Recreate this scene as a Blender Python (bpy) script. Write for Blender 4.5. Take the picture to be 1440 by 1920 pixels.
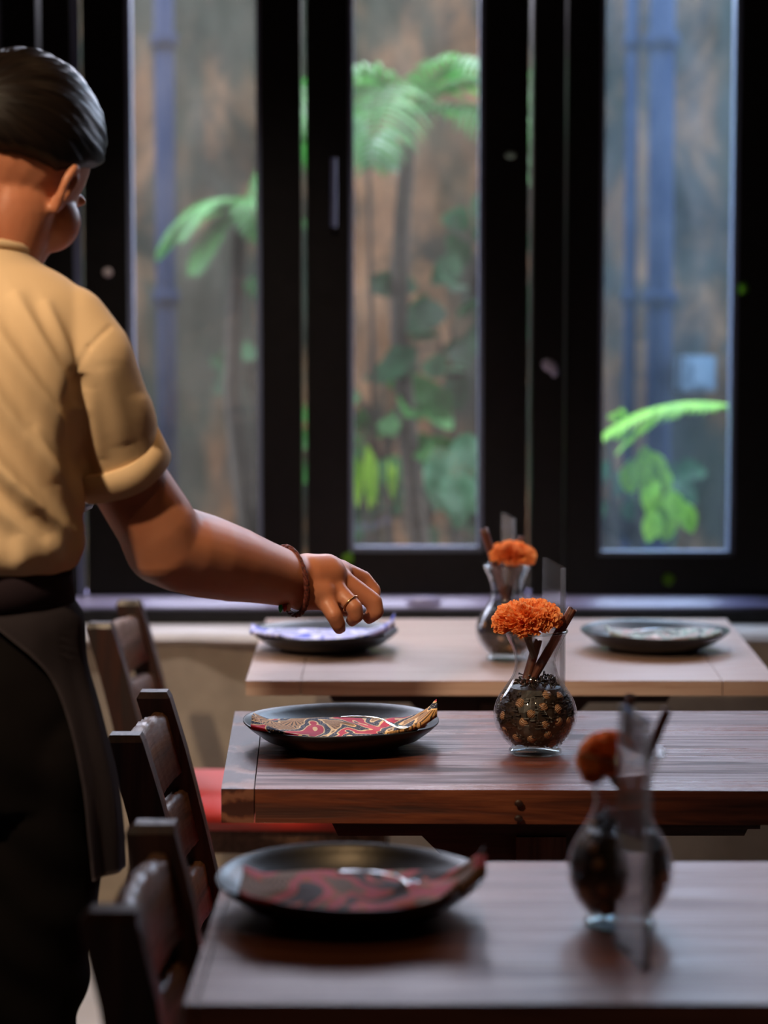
import bpy, bmesh, math, random
from mathutils import Vector, Matrix, noise
random.seed(7)
S = bpy.context.scene
for o in list(bpy.data.objects): bpy.data.objects.remove(o)
COL = S.collection
PI = math.pi

# ------------------------------------------------------------------ camera
F = 3900.0; CH = 1.35; HOR = 650.0
pitch = math.atan((960 - HOR) / F); cp, sp = math.cos(pitch), math.sin(pitch)
cam_d = bpy.data.cameras.new('camera'); cam = bpy.data.objects.new('camera', cam_d); COL.objects.link(cam)
cam.location = (0, 0, CH); cam.rotation_euler = (PI / 2 - pitch, 0, 0)
cam_d.sensor_fit = 'VERTICAL'; cam_d.sensor_height = 36; cam_d.lens = F / 1920 * 36
cam_d.clip_start = 0.05
cam_d.dof.use_dof = True; cam_d.dof.focus_distance = 3.05; cam_d.dof.aperture_fstop = 2.5
S.camera = cam
def P(px, py, Y):
    """point of the room at distance Y seen at photo pixel (px, py)"""
    u = (px - 720) / F; v = (960 - py) / F; t = Y / (cp + v * sp)
    return Vector((u * t, Y, CH + t * (-sp + v * cp)))

# ------------------------------------------------------------------ light
S.view_settings.view_transform = 'Standard'; S.view_settings.look = 'None'
S.view_settings.gamma = 1; S.view_settings.exposure = 0.28
try: S.view_settings.use_curve_mapping = False
except Exception: pass
S.cycles.use_denoising = True
S.cycles.max_bounces = 10; S.cycles.transparent_max_bounces = 24
S.cycles.caustics_reflective = False; S.cycles.caustics_refractive = False
S.cycles.sample_clamp_indirect = 6
W = bpy.data.worlds.new('overcast_sky'); S.world = W; W.use_nodes = True
W.node_tree.nodes['Background'].inputs[0].default_value = (0.86, 0.84, 1.0, 1)
W.node_tree.nodes['Background'].inputs[1].default_value = 15.0
def light(name, kind, loc, target, energy, color, size=0.1, angle=60, blend=0.5):
    d = bpy.data.lights.new(name, kind); o = bpy.data.objects.new(name, d); COL.objects.link(o)
    o.location = loc; d.energy = energy; d.color = color
    if kind == 'SPOT': d.spot_size = math.radians(angle); d.spot_blend = blend; d.shadow_soft_size = size
    elif kind == 'AREA': d.size = size
    else: d.shadow_soft_size = size
    o.rotation_euler = (Vector(target) - Vector(loc)).to_track_quat('-Z', 'Y').to_euler()
    return o
WARM = (1.0, 0.62, 0.30)
light('ceiling_spot_behind_waitress', 'SPOT', (-1.15, 0.8, 3.0), (-0.56, 2.6, 1.42), 290, (1, .76, .50), 0.06, 34, 0.9)
light('ceiling_spot_tables', 'SPOT', (0.1, 2.85, 3.2), (0.25, 3.15, 0.75), 50, WARM, 0.05, 60, 0.8)
light('ceiling_spot_far_aisle', 'SPOT', (-0.3, 3.9, 3.3), (-0.40, 5.0, 0.3), 110, (1, .88, .76), 0.06, 50, 0.9)
light('ceiling_spot_near', 'SPOT', (0.1, 0.9, 2.9), (0.0, 2.1, 0.75), 10, WARM, 0.06, 60, 0.8)
pl = bpy.data.lights.new('window_portal', 'AREA'); pl.shape = 'RECTANGLE'; pl.size = 4.3; pl.size_y = 2.55
plo = bpy.data.objects.new('window_portal', pl); COL.objects.link(plo)
plo.location = (0, 5.36, 1.98); plo.rotation_euler = (-PI / 2, 0, 0); pl.cycles.is_portal = True

# ------------------------------------------------------------------ materials
class NT:
    def __init__(s, name):
        s.m = bpy.data.materials.new(name); s.m.use_nodes = True; s.t = s.m.node_tree
        s.t.nodes.clear(); s.out = s.n('ShaderNodeOutputMaterial')
    def n(s, typ, **kw):
        nd = s.t.nodes.new(typ)
        for k, v in kw.items():
            if hasattr(nd, k) and k not in ('Scale',): 
                try: setattr(nd, k, v); continue
                except Exception: pass
            if k in nd.inputs: nd.inputs[k].default_value = v
        return nd
    def l(s, a, b): s.t.links.new(a, b)
    def inp(s, nd, key, v):
        i = nd.inputs[key]
        if isinstance(v, bpy.types.NodeSocket): s.l(v, i)
        else: i.default_value = v
    def bsdf(s, color, rough=0.5, spec=0.5, metal=0, **kw):
        b = s.n('ShaderNodeBsdfPrincipled')
        if not isinstance(color, bpy.types.NodeSocket): color = tuple(color) + (1,) if len(color) == 3 else color
        s.inp(b, 'Base Color', color); s.inp(b, 'Roughness', rough); s.inp(b, 'Specular IOR Level', spec); s.inp(b, 'Metallic', metal)
        for k, v in kw.items(): s.inp(b, k.replace('_', ' '), v)
        s.l(b.outputs[0], s.out.inputs[0]); return b
    def coord(s, scale=(1, 1, 1), rot=(0, 0, 0), kind='Object'):
        c = s.n('ShaderNodeTexCoord'); m = s.n('ShaderNodeMapping')
        m.inputs['Scale'].default_value = scale; m.inputs['Rotation'].default_value = rot
        s.l(c.outputs[kind], m.inputs[0]); return m.outputs[0]
    def noise(s, vec, scale=5, detail=4, rough=0.5, dist=0):
        n = s.n('ShaderNodeTexNoise'); s.l(vec, n.inputs['Vector'])
        n.inputs['Scale'].default_value = scale; n.inputs['Detail'].default_value = detail
        n.inputs['Roughness'].default_value = rough; n.inputs['Distortion'].default_value = dist
        return n.outputs[0]
    def ramp(s, fac, stops, interp='LINEAR'):
        r = s.n('ShaderNodeValToRGB'); r.color_ramp.interpolation = interp
        e = r.color_ramp.elements
        while len(e) < len(stops): e.new(0.5)
        for i, (p, c) in enumerate(stops):
            e[i].position = p; e[i].color = tuple(c) + (1,) if len(c) == 3 else c
        s.l(fac, r.inputs[0]); return r.outputs[0]
    def math(s, op, a, b=0.0):
        n = s.n('ShaderNodeMath'); n.operation = op; s.inp(n, 0, a); s.inp(n, 1, b); return n.outputs[0]
    def mix(s, fac, a, b, blend='MIX'):
        n = s.n('ShaderNodeMix'); n.data_type = 'RGBA'; n.blend_type = blend
        s.inp(n, 0, fac)
        for k, v in ((6, a), (7, b)):
            if not isinstance(v, bpy.types.NodeSocket): v = tuple(v) + (1,)
            s.inp(n, k, v)
        return n.outputs[2]
    def bump(s, b, h, strength=0.3, dist=0.01):
        n = s.n('ShaderNodeBump'); n.inputs['Strength'].default_value = strength; n.inputs['Distance'].default_value = dist
        s.l(h, n.inputs['Height']); s.l(n.outputs[0], b.inputs['Normal']); return n

def plain(name, color, rough=0.5, spec=0.5, metal=0, nscale=0, namt=0.3, bump=0, **kw):
    t = NT(name)
    if nscale:
        n = t.noise(t.coord(), nscale, 5, 0.6)
        c = t.ramp(n, [(0.3, [x * (1 - namt) for x in color]), (0.7, [min(1, x * (1 + namt)) for x in color])])
        b = t.bsdf(c, rough, spec, metal, **kw)
        if bump: t.bump(b, n, bump, 0.003)
    else: b = t.bsdf(color, rough, spec, metal, **kw)
    return t.m

def wood(name, dark, mid, light_, axis='X', rough=(0.3, 0.5), bump=0.35, spec=0.5, swirl=False, k=1.0, coat=0.0):
    t = NT(name)
    a, b_ = 1.6 * k, 26.0 * k
    sc = {'X': (a, b_, b_), 'Y': (b_, a, b_), 'Z': (b_, b_, a)}[axis]
    if swirl: sc = (14, 5, 14)
    v = t.coord(sc)
    n1 = t.noise(v, 1.0, 8, 0.62, 1.2 if not swirl else 2.5)
    sc2 = tuple(x * 4 if x > 5 else x * 2 for x in sc)
    n2 = t.noise(t.coord(sc2), 1.0, 4, 0.6, 0.3)
    n3 = t.noise(t.coord((3, 5, 3)), 1.0, 3)
    f = t.math('ADD', t.math('MULTIPLY', n1, 0.7), t.math('MULTIPLY', n2, 0.3))
    if swirl:
        w = t.n('ShaderNodeTexWave'); w.wave_type = 'RINGS'; w.inputs['Scale'].default_value = 1.2
        w.inputs['Distortion'].default_value = 6; w.inputs['Detail'].default_value = 3
        t.l(t.coord((18, 9, 9)), w.inputs['Vector']); f = t.math('ADD', t.math('MULTIPLY', f, 0.6), t.math('MULTIPLY', w.outputs['Fac'], 0.35))
    c = t.ramp(f, [(0.40, dark), (0.5, mid), (0.61, light_)])
    c = t.mix(t.math('MULTIPLY', n3, 0.5), c, [x * 0.55 for x in mid])
    r = t.ramp(f, [(0.42, (rough[1],) * 3), (0.58, (rough[0],) * 3)])
    bs = t.bsdf(c, r, spec, Coat_Weight=coat, Coat_Roughness=.30); t.bump(bs, f, bump, 0.004)
    return t.m

def glass(name, tint=(0.97, 0.985, 0.98), ior=1.48, dust=0.0, rough=0.02, dustcol=(0.7, 0.75, 0.8)):
    t = NT(name)
    tr = t.n('ShaderNodeBsdfTransparent'); tr.inputs[0].default_value = (*tint, 1)
    gl = t.n('ShaderNodeBsdfGlossy'); gl.inputs['Roughness'].default_value = rough
    fr = t.n('ShaderNodeLayerWeight'); fr.inputs[0].default_value = 0.5; f0 = ((ior - 1) / (ior + 1)) ** 2
    fc = t.math('ADD', t.math('MULTIPLY', t.math('POWER', fr.outputs['Facing'], 3.2), (1 - f0) * .75), f0)
    mx = t.n('ShaderNodeMixShader'); t.l(fc, mx.inputs[0]); t.l(tr.outputs[0], mx.inputs[1]); t.l(gl.outputs[0], mx.inputs[2])
    last = mx
    if dust:
        df = t.n('ShaderNodeBsdfTranslucent'); df.inputs[0].default_value = (*dustcol, 1)
        m2 = t.n('ShaderNodeMixShader')
        n = t.noise(t.coord((3, 3, 1.2)), 3, 4, 0.6)
        fac = t.ramp(n, [(0.3, (dust * .5,) * 3), (0.75, (dust * 1.6,) * 3)])
        t.l(fac, m2.inputs[0]); t.l(mx.outputs[0], m2.inputs[1]); t.l(df.outputs[0], m2.inputs[2]); last = m2
    t.l(last.outputs[0], t.out.inputs[0]); return t.m

M = {}
M['table_top'] = wood('reclaimed_red_brown_wood', (0.030, 0.007, 0.004), (0.125, 0.030, 0.013), (0.27, 0.085, 0.04), 'X', (0.27, 0.68), 0.8, coat=.12, spec=.42)
M['table_end'] = wood('end_board_wood', (0.035, 0.008, 0.006), (0.11, 0.035, 0.02), (0.22, 0.09, 0.055), 'Y', (0.36, 0.5), 0.3, swirl=True, coat=.1, spec=.42)
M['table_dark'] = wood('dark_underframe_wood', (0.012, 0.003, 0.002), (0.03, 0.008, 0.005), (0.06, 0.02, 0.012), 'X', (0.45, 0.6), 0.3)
M['table_post'] = wood('pedestal_wood', (0.04, 0.016, 0.008), (0.09, 0.04, 0.022), (0.14, 0.07, 0.04), 'Z', (0.45, 0.6), 0.3)
M['pale_top'] = wood('pale_worn_table_wood', (0.46, 0.29, 0.235), (0.60, 0.42, 0.36), (0.68, 0.52, 0.46), 'X', (0.30, 0.42), 0.2, coat=.9)
M['near_top'] = wood('smooth_red_brown_wood', (0.14, 0.042, 0.024), (0.22, 0.075, 0.042), (0.30, 0.115, 0.07), 'X', (0.34, 0.5), 0.15, spec=.36)
M['chair'] = wood('dark_chair_wood', (0.010, 0.0035, 0.003), (0.030, 0.010, 0.008), (0.07, 0.028, 0.02), 'Z', (0.32, 0.5), 0.3)
M['slat'] = wood('slat_wood', (0.05, 0.02, 0.013), (0.13, 0.065, 0.04), (0.22, 0.12, 0.075), 'Y', (0.28, 0.45), 0.6)
M['red_cushion'] = plain('red_vinyl', (0.55, 0.03, 0.02), 0.42, 0.7, Coat_Weight=0.6, Coat_Roughness=0.4)
M['frame_black'] = plain('black_painted_frame', (0.006, 0.005, 0.005), 0.38, 0.35, 0, 30, 0.3)
M['bead'] = plain('grey_glazing_bead', (0.16, 0.18, 0.26), 0.35, 0.6)
M['track'] = plain('pale_lilac_track', (0.42, 0.40, 0.68), 0.3, 0.6)
M['gasket'] = plain('dark_blue_strip', (0.10, 0.11, 0.19), 0.4)
M['window_glass'] = glass('dusty_window_glass', (0.93, 0.96, 0.97), 1.45, 0.012, 0.03, (.8, .72, .6))
M['blue_reflection_glass'] = glass('dusty_blue_reflection_glass', (0.80, 0.93, 0.99), 1.45, 0.016, 0.03, (.55, .7, .85))  # bluish reflection on the right pane, put into the tint and dust colour
M['vase_glass'] = glass('clear_vase_glass', (0.965, 0.98, 0.985), 1.5)
M['foot_glass'] = glass('thick_foot_glass', (0.88, 0.93, 0.92), 1.7)
M['lip_glass'] = glass('thick_lip_glass', (0.86, 0.9, 0.9), 2.0)
M['acrylic'] = glass('clear_acrylic', (0.90, 0.90, 0.90), 1.5, 0.11, 0.05, (.5, .46, .43))
M['plate'] = plain('dark_stoneware', (0.014, 0.016, 0.021), 0.32, 0.30, 0, 60, 0.35, 0.08)
M['steel'] = plain('polished_steel', (0.75, 0.75, 0.76), 0.14, 0.5, 1.0)
M['plaster'] = plain('beige_plaster', (0.42, 0.355, 0.30), 0.85, 0.2, 0, 7, 0.18, 0.2)
M['ledge'] = plain('smooth_pale_cement', (0.52, 0.46, 0.43), 0.42, 0.5, 0, 5, 0.12)
M['floor'] = plain('polished_beige_cement', (0.34, 0.28, 0.22), 0.5, 0.4, 0, 3, 0.15)
M['dark_wall'] = plain('dark_brown_wall', (0.05, 0.03, 0.022), 0.8, 0.2, 0, 4, 0.2)
M['nutmeg'] = None

def garden_wall_mat():
    t = NT('weathered_garden_wall')
    n1 = t.noise(t.coord((1.0, 1.0, 0.6)), 3.4, 6, 0.65, 0.6)
    n2 = t.noise(t.coord((2.2, 2.2, 0.6), (0.1, 0, 0)), 1.3, 5, 0.6)
    n3 = t.noise(t.coord((9, 9, 5)), 1.5, 5, 0.6)
    c = t.ramp(n1, [(0.32, (0.008, 0.016, 0.015)), (0.43, (0.025, 0.028, 0.022)), (0.50, (0.085, 0.058, 0.033)), (0.58, (0.15, 0.095, 0.052)), (0.72, (0.075, 0.062, 0.046))])
    moss = t.ramp(n2, [(0.49, (0, 0, 0)), (0.60, (.9, .9, .9))])
    c = t.mix(moss, c, (0.018, 0.032, 0.024))
    c = t.mix(t.math('MULTIPLY', n3, 0.5), c, (0.045, 0.038, 0.03))
    b = t.bsdf(c, 0.95, 0.02); t.bump(b, n3, 0.6, 0.03); return t.m
M['garden_wall'] = garden_wall_mat()
M['soil'] = plain('damp_soil', (0.03, 0.022, 0.015), 0.9, 0.1, 0, 20, 0.4)
M['pole'] = plain('blue_grey_pipe', (0.006, 0.011, 0.024), 0.9, 0.03)
M['pale_blue'] = plain('pale_blue_paint', (0.07, 0.11, 0.15), 0.5)
def leafmat(name, a, b, rough=0.55):
    t = NT(name); n = t.noise(t.coord((6, 6, 6)), 2, 3)
    c = t.ramp(n, [(0.35, a), (0.65, b)])
    bs = t.bsdf(c, rough, 0.22); bs.inputs['Subsurface Weight'].default_value = 0.0
    tl = t.n('ShaderNodeBsdfTranslucent'); t.l(c, tl.inputs[0])
    mx = t.n('ShaderNodeMixShader'); mx.inputs[0].default_value = 0.35
    t.l(bs.outputs[0], mx.inputs[1]); t.l(tl.outputs[0], mx.inputs[2]); t.l(mx.outputs[0], t.out.inputs[0]); return t.m
M['leaf_mid'] = leafmat('mid_green_leaf', (0.012, 0.075, 0.012), (0.035, 0.15, 0.028))
M['leaf_dark'] = leafmat('dark_green_leaf', (0.006, 0.030, 0.010), (0.016, 0.065, 0.024))
M['leaf_lime'] = leafmat('lime_leaf', (0.12, 0.30, 0.015), (0.24, 0.46, 0.04))
M['leaf_pale'] = leafmat('pale_leaf', (0.04, 0.13, 0.06), (0.14, 0.27, 0.17), 0.25)
M['bark'] = plain('garden_stem', (0.02, 0.018, 0.012), 0.8, 0.2, 0, 20, 0.4)

def skinmat():
    t = NT('warm_brown_skin'); n = t.noise(t.coord((1, 1, 1)), 14, 4, 0.5); n2 = t.noise(t.coord((1, 1, 1)), 260, 3, 0.5)
    c = t.ramp(n, [(0.35, (0.38, 0.135, 0.070)), (0.65, (0.44, 0.175, 0.095))])
    b = t.bsdf(c, 0.45, 0.4); b.inputs['Subsurface Weight'].default_value = 0.12
    b.inputs['Subsurface Radius'].default_value = (0.02, 0.006, 0.003); b.inputs['Subsurface Scale'].default_value = 0.5
    t.bump(b, n2, 0.08, 0.001); return t.m
M['skin'] = skinmat()
def fabric(name, c1, c2, scale=900, rough=0.9, sheen=0.0):
    t = NT(name); n = t.noise(t.coord((1, 1, 1)), 5, 4); w = t.noise(t.coord((1, 1, 0.4)), scale, 2, 0.5)
    c = t.ramp(n, [(0.3, c1), (0.7, c2)])
    b = t.bsdf(c, rough, 0.08); b.inputs['Sheen Weight'].default_value = sheen
    t.bump(b, w, 0.15, 0.001); return t.m
M['shirt'] = fabric('sand_cotton_jersey', (0.60, 0.42, 0.25), (0.66, 0.47, 0.29))
M['apron'] = fabric('charcoal_canvas', (0.045, 0.036, 0.042), (0.060, 0.048, 0.055))
M['apron_band'] = fabric('dark_plum_canvas', (0.016, 0.010, 0.014), (0.022, 0.014, 0.018))
M['trousers'] = fabric('black_trousers', (0.004, 0.003, 0.003), (0.007, 0.005, 0.005))
def hairmat():
    t = NT('black_hair'); n = t.noise(t.coord((1, 1, 1)), 40, 3)
    s = t.n('ShaderNodeUVMap'); m = t.n('ShaderNodeMapping'); m.inputs['Scale'].default_value = (3, 160, 1); t.l(s.outputs[0], m.inputs[0])
    st = t.noise(m.outputs[0], 1.0, 6, 0.7, 0.4)
    c = t.ramp(st, [(0.3, (0.002, 0.0015, 0.0015)), (0.7, (0.012, 0.007, 0.005))])
    b = t.bsdf(c, t.ramp(st, [(0.3, (0.42,) * 3), (0.7, (0.34,) * 3)]), 0.13)
    t.bump(b, st, 0.35, 0.0015); return t.m
M['hair'] = hairmat()
M['cord_red'] = plain('maroon_braid', (0.09, 0.018, 0.012), 0.7, 0.3, 0, 300, 0.9)
M['bead_green'] = plain('green_bead', (0.02, 0.55, 0.15), 0.2)
M['bead_red'] = plain('red_bead', (0.4, 0.01, 0.02), 0.3)
M['gold'] = plain('gold', (0.8, 0.5, 0.25), 0.2, 0.5, 1)
M['nail'] = plain('nail', (0.62, 0.33, 0.25), 0.25)
M['lip'] = plain('lip', (0.38, 0.09, 0.07), 0.45)
M['eye'] = plain('eye', (0.7, 0.66, 0.62), 0.15)
M['tray'] = plain('black_tray', (0.010, 0.010, 0.014), 0.4, 0.3)
def batik(name, cols, dots, scale=11.0):
    t = NT(name); v = t.coord((1, 1, 1))
    n = t.noise(v, scale, 2, 0.4, 0.6)
    A, B, C, L = cols
    base = t.ramp(n, [(0.0, C), (0.405, L), (0.42, B), (0.475, L), (0.490, A), (0.56, L), (0.573, B), (0.63, L), (0.645, C)], 'CONSTANT')
    vo = t.n('ShaderNodeTexVoronoi'); vo.inputs['Scale'].default_value = 320; t.l(v, vo.inputs['Vector'])
    dot = t.ramp(vo.outputs['Distance'], [(0.0, (1, 1, 1)), (0.26, (0, 0, 0))], 'CONSTANT')
    msk = t.ramp(n, [(0.0, (0, 0, 0)), (0.42, (1, 1, 1)), (0.475, (0, 0, 0)), (0.573, (1, 1, 1)), (0.63, (0, 0, 0))], 'CONSTANT')
    base = t.mix(t.math('MULTIPLY', dot, msk), base, dots)
    v2 = t.n('ShaderNodeTexVoronoi'); v2.inputs['Scale'].default_value = 22; t.l(v, v2.inputs['Vector'])
    sub = t.n('ShaderNodeVectorMath'); sub.operation = 'SUBTRACT'; t.l(v, sub.inputs[0]); t.l(v2.outputs['Position'], sub.inputs[1])
    gr = t.n('ShaderNodeTexGradient'); gr.gradient_type = 'RADIAL'; t.l(sub.outputs[0], gr.inputs[0])
    fl = t.ramp(t.math('FRACT', t.math('MULTIPLY', gr.outputs['Fac'], 26.0)), [(0.0, (1, 1, 1)), (0.35, (0, 0, 0))], 'CONSTANT')
    cen = t.ramp(v2.outputs['Distance'], [(0.0, (0, 0, 0)), (0.09, (1, 1, 1)), (0.17, (0, 0, 0)), (0.20, (1, 1, 1))], 'CONSTANT')
    fl = t.math('MULTIPLY', fl, cen)
    m2 = t.ramp(n, [(0.0, (1, 1, 1)), (0.405, (0, 0, 0)), (0.645, (1, 1, 1))], 'CONSTANT')
    base = t.mix(t.math('MULTIPLY', fl, m2), base, [x * 0.1 for x in C])
    b = t.bsdf(base, 0.85, 0.15); b.inputs['Sheen Weight'].default_value = 0.2
    t.bump(b, t.noise(v, 900, 2), 0.15, 0.001); return t.m
M['batik_red'] = batik('crimson_batik', ((0.52, 0.012, 0.05), (0.012, 0.016, 0.045), (0.50, 0.27, 0.11), (0.82, 0.58, 0.30)), (0.45, 0.42, 0.36))
M['batik_blue'] = batik('blue_batik', ((0.09, 0.12, 0.55), (0.50, 0.50, 0.85), (0.40, 0.42, 0.70), (0.8, 0.8, 0.9)), (0.2, 0.2, 0.6), 14)
M['batik_dark'] = batik('dark_pink_batik', ((0.05, 0.03, 0.035), (0.55, 0.08, 0.12), (0.30, 0.18, 0.12), (0.5, 0.10, 0.04)), (0.2, 0.12, 0.1), 11)
M['batik_green'] = batik('grey_green_batik', ((0.30, 0.42, 0.40), (0.07, 0.12, 0.12), (0.6, 0.45, 0.45), (0.7, 0.7, 0.7)), (0.4, 0.4, 0.4), 20)
def marimat():
    t = NT('marigold_petals'); n = t.noise(t.coord(), 60, 3)
    c = t.ramp(n, [(0.3, (0.92, 0.28, 0.07)), (0.7, (1.0, 0.50, 0.19))])
    b = t.bsdf(c, 0.6, 0.2)
    tl = t.n('ShaderNodeBsdfTranslucent'); t.l(c, tl.inputs[0]); mx = t.n('ShaderNodeMixShader'); mx.inputs[0].default_value = 0.3
    t.l(b.outputs[0], mx.inputs[1]); t.l(tl.outputs[0], mx.inputs[2]); t.l(mx.outputs[0], t.out.inputs[0]); return t.m
M['marigold'] = marimat()
M['stem'] = plain('dried_stem', (0.06, 0.03, 0.02), 0.7)
M['cinnamon'] = wood('cinnamon_bark', (0.05, 0.012, 0.007), (0.13, 0.035, 0.02), (0.22, 0.07, 0.04), 'Z', (0.4, 0.6), 0.6, k=3)
def nutmat():
    t = NT('dried_nutmeg'); w = t.n('ShaderNodeTexWave'); w.inputs['Scale'].default_value = 130; w.inputs['Distortion'].default_value = 4
    t.l(t.coord(), w.inputs['Vector'])
    c = t.ramp(w.outputs['Fac'], [(0.1, (0.16, 0.065, 0.03)), (0.5, (0.42, 0.20, 0.10)), (1, (0.55, 0.29, 0.16))])
    b = t.bsdf(c, 0.38, 0.5); t.bump(b, w.outputs['Fac'], 0.5, 0.001); return t.m
M['nutmeg'] = nutmat()
M['clove'] = plain('dark_cloves', (0.030, 0.015, 0.009), 0.5, 0.5, 0, 200, 0.8)

# ------------------------------------------------------------------ geometry helpers
def link(name, me, mat=None, parent=None, smooth=False):
    o = bpy.data.objects.new(name, me); COL.objects.link(o)
    if mat: me.materials.append(M[mat] if isinstance(mat, str) else mat)
    if parent: o.parent = parent
    if smooth:
        for p in me.polygons: p.use_smooth = True
    return o
def obj(name, bm, mat, parent=None, smooth=False, bevel=0, seg=2):
    if bevel:
        bmesh.ops.bevel(bm, geom=[e for e in bm.edges if len(e.link_faces) == 2 and e.calc_face_angle(0) > 0.6], offset=bevel, segments=seg, affect='EDGES', profile=0.6, clamp_overlap=True)
    bmesh.ops.recalc_face_normals(bm, faces=bm.faces)
    me = bpy.data.meshes.new(name); bm.to_mesh(me); bm.free()
    return link(name, me, mat, parent, smooth)
def tag(o, label, cat, group=None, kind=None):
    o['label'] = label; o['category'] = cat
    if group: o['group'] = group
    if kind: o['kind'] = kind
    return o
def thing(name, label, cat, loc=(0, 0, 0), rz=0, group=None):
    o = bpy.data.objects.new(name, None); COL.objects.link(o); o.empty_display_size = 0.05
    o.location = loc; o.rotation_euler = (0, 0, rz); return tag(o, label, cat, group)
def struct(name, bm, mat, parent=None, **kw):
    o = obj(name, bm, mat, parent, **kw)
    if not parent: o['kind'] = 'structure'
    return o
def dup(root, loc=None, rot=None, label=None):
    r = root.copy(); COL.objects.link(r)
    if loc is not None: r.location = loc
    if rot is not None: r.rotation_euler = rot
    if label: r['label'] = label
    for ch in list(root.children):
        c = ch.copy(); COL.objects.link(c); c.parent = r
        for g in ch.children:
            d = g.copy(); COL.objects.link(d); d.parent = c
    return r
def box(bm, x0, x1, y0, y1, z0, z1):
    v = [bm.verts.new((x, y, z)) for x in (x0, x1) for y in (y0, y1) for z in (z0, z1)]
    for f in ((0, 1, 3, 2), (4, 6, 7, 5), (0, 4, 5, 1), (2, 3, 7, 6), (0, 2, 6, 4), (1, 5, 7, 3)): bm.faces.new([v[i] for i in f])
    return bm
def bx(*a): return box(bmesh.new(), *a)
def prism(bm, poly, axis, a, b):
    """extrude a 2D polygon along an axis"""
    def mk(p, t): return {'X': (t, p[0], p[1]), 'Y': (p[0], t, p[1]), 'Z': (p[0], p[1], t)}[axis]
    A = [bm.verts.new(mk(p, a)) for p in poly]; B = [bm.verts.new(mk(p, b)) for p in poly]
    bm.faces.new(A); bm.faces.new(B[::-1]); n = len(poly)
    for i in range(n): bm.faces.new((A[i], B[i], B[(i + 1) % n], A[(i + 1) % n]))
    return bm
def lathe(bm, prof, n=48, c=(0, 0, 0), closed=False):
    rings = []
    for r, z in prof:
        if r < 1e-6: rings.append([bm.verts.new((c[0], c[1], c[2] + z))])
        else: rings.append([bm.verts.new((c[0] + r * math.cos(2 * PI * i / n), c[1] + r * math.sin(2 * PI * i / n), c[2] + z)) for i in range(n)])
    pairs = list(zip(rings, rings[1:])) + ([(rings[-1], rings[0])] if closed else [])
    for A, B in pairs:
        for i in range(n):
            j = (i + 1) % n
            if len(A) == 1 and len(B) == 1: continue
            if len(A) == 1: bm.faces.new((A[0], B[i], B[j]))
            elif len(B) == 1: bm.faces.new((A[i], B[0], A[j]))
            else: bm.faces.new((A[i], B[i], B[j], A[j]))
    return bm
def tube(bm, pts, rad, n=12, flat=None):
    """closed tube along points; rad float or list; flat=(axis vector, factor)"""
    pts = [Vector(p) for p in pts]
    if not isinstance(rad, (list, tuple)): rad = [rad] * len(pts)
    rings = []; up = None
    for i, p in enumerate(pts):
        d = (pts[min(i + 1, len(pts) - 1)] - pts[max(i - 1, 0)]).normalized()
        if up is None: up = d.orthogonal().normalized()
        else: up = (up - d * up.dot(d)).normalized()
        s = d.cross(up); ring = []
        for k in range(n):
            a = 2 * PI * k / n; off = (up * math.cos(a) + s * math.sin(a)) * rad[i]
            if flat:
                ax = Vector(flat[0]).normalized(); off -= ax * off.dot(ax) * (1 - flat[1])
            ring.append(bm.verts.new(p + off))
        rings.append(ring)
    for A, B in zip(rings, rings[1:]):
        for k in range(n): bm.faces.new((A[k], A[(k + 1) % n], B[(k + 1) % n], B[k]))
    bm.faces.new(rings[0][::-1]); bm.faces.new(rings[-1]); return bm
def ball(bm, c, r, u=16, v=10, rot=None):
    """ellipsoid, r = radius or (rx,ry,rz)"""
    if not isinstance(r, (tuple, list)): r = (r, r, r)
    m = Matrix.Translation(Vector(c)) @ (rot.to_4x4() if rot else Matrix.Identity(4)) @ Matrix.Diagonal((*r, 1))
    bmesh.ops.create_uvsphere(bm, u_segments=u, v_segments=v, radius=1, matrix=m); return bm
def capsule(bm, a, b, ra, rb, n=20):
    a, b = Vector(a), Vector(b); L = (b - a).length; pts = []; rad = []
    ball(bm, a, ra, n, 12); ball(bm, b, rb, n, 12)
    tube(bm, [a, b], [ra, rb], n); return bm
def chain(bm, pts, rads, n=20):
    for i in range(len(pts) - 1): capsule(bm, pts[i], pts[i + 1], rads[i], rads[i + 1], n)
def loft(bm, secs, n=40):
    """secs: (cx, cy, z, rx, ry)"""
    rings = [[bm.verts.new((cx + rx * math.cos(2 * PI * i / n), cy + ry * math.sin(2 * PI * i / n), z)) for i in range(n)] for cx, cy, z, rx, ry in secs]
    for A, B in zip(rings, rings[1:]):
        for i in range(n): bm.faces.new((A[i], A[(i + 1) % n], B[(i + 1) % n], B[i]))
    bm.faces.new(rings[0][::-1]); bm.faces.new(rings[-1]); return bm
def interp(secs, k=4):
    """smooth Catmull interpolation of section tuples"""
    out = []; N = len(secs)
    for i in range(N - 1):
        p0, p1, p2, p3 = secs[max(i - 1, 0)], secs[i], secs[i + 1], secs[min(i + 2, N - 1)]
        for j in range(k):
            t = j / k
            out.append(tuple(0.5 * (2 * b + (c - a) * t + (2 * a - 5 * b + 4 * c - d) * t * t + (3 * b - a - 3 * c + d) * t ** 3) for a, b, c, d in zip(p0, p1, p2, p3)))
    out.append(tuple(secs[-1])); return out
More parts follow.
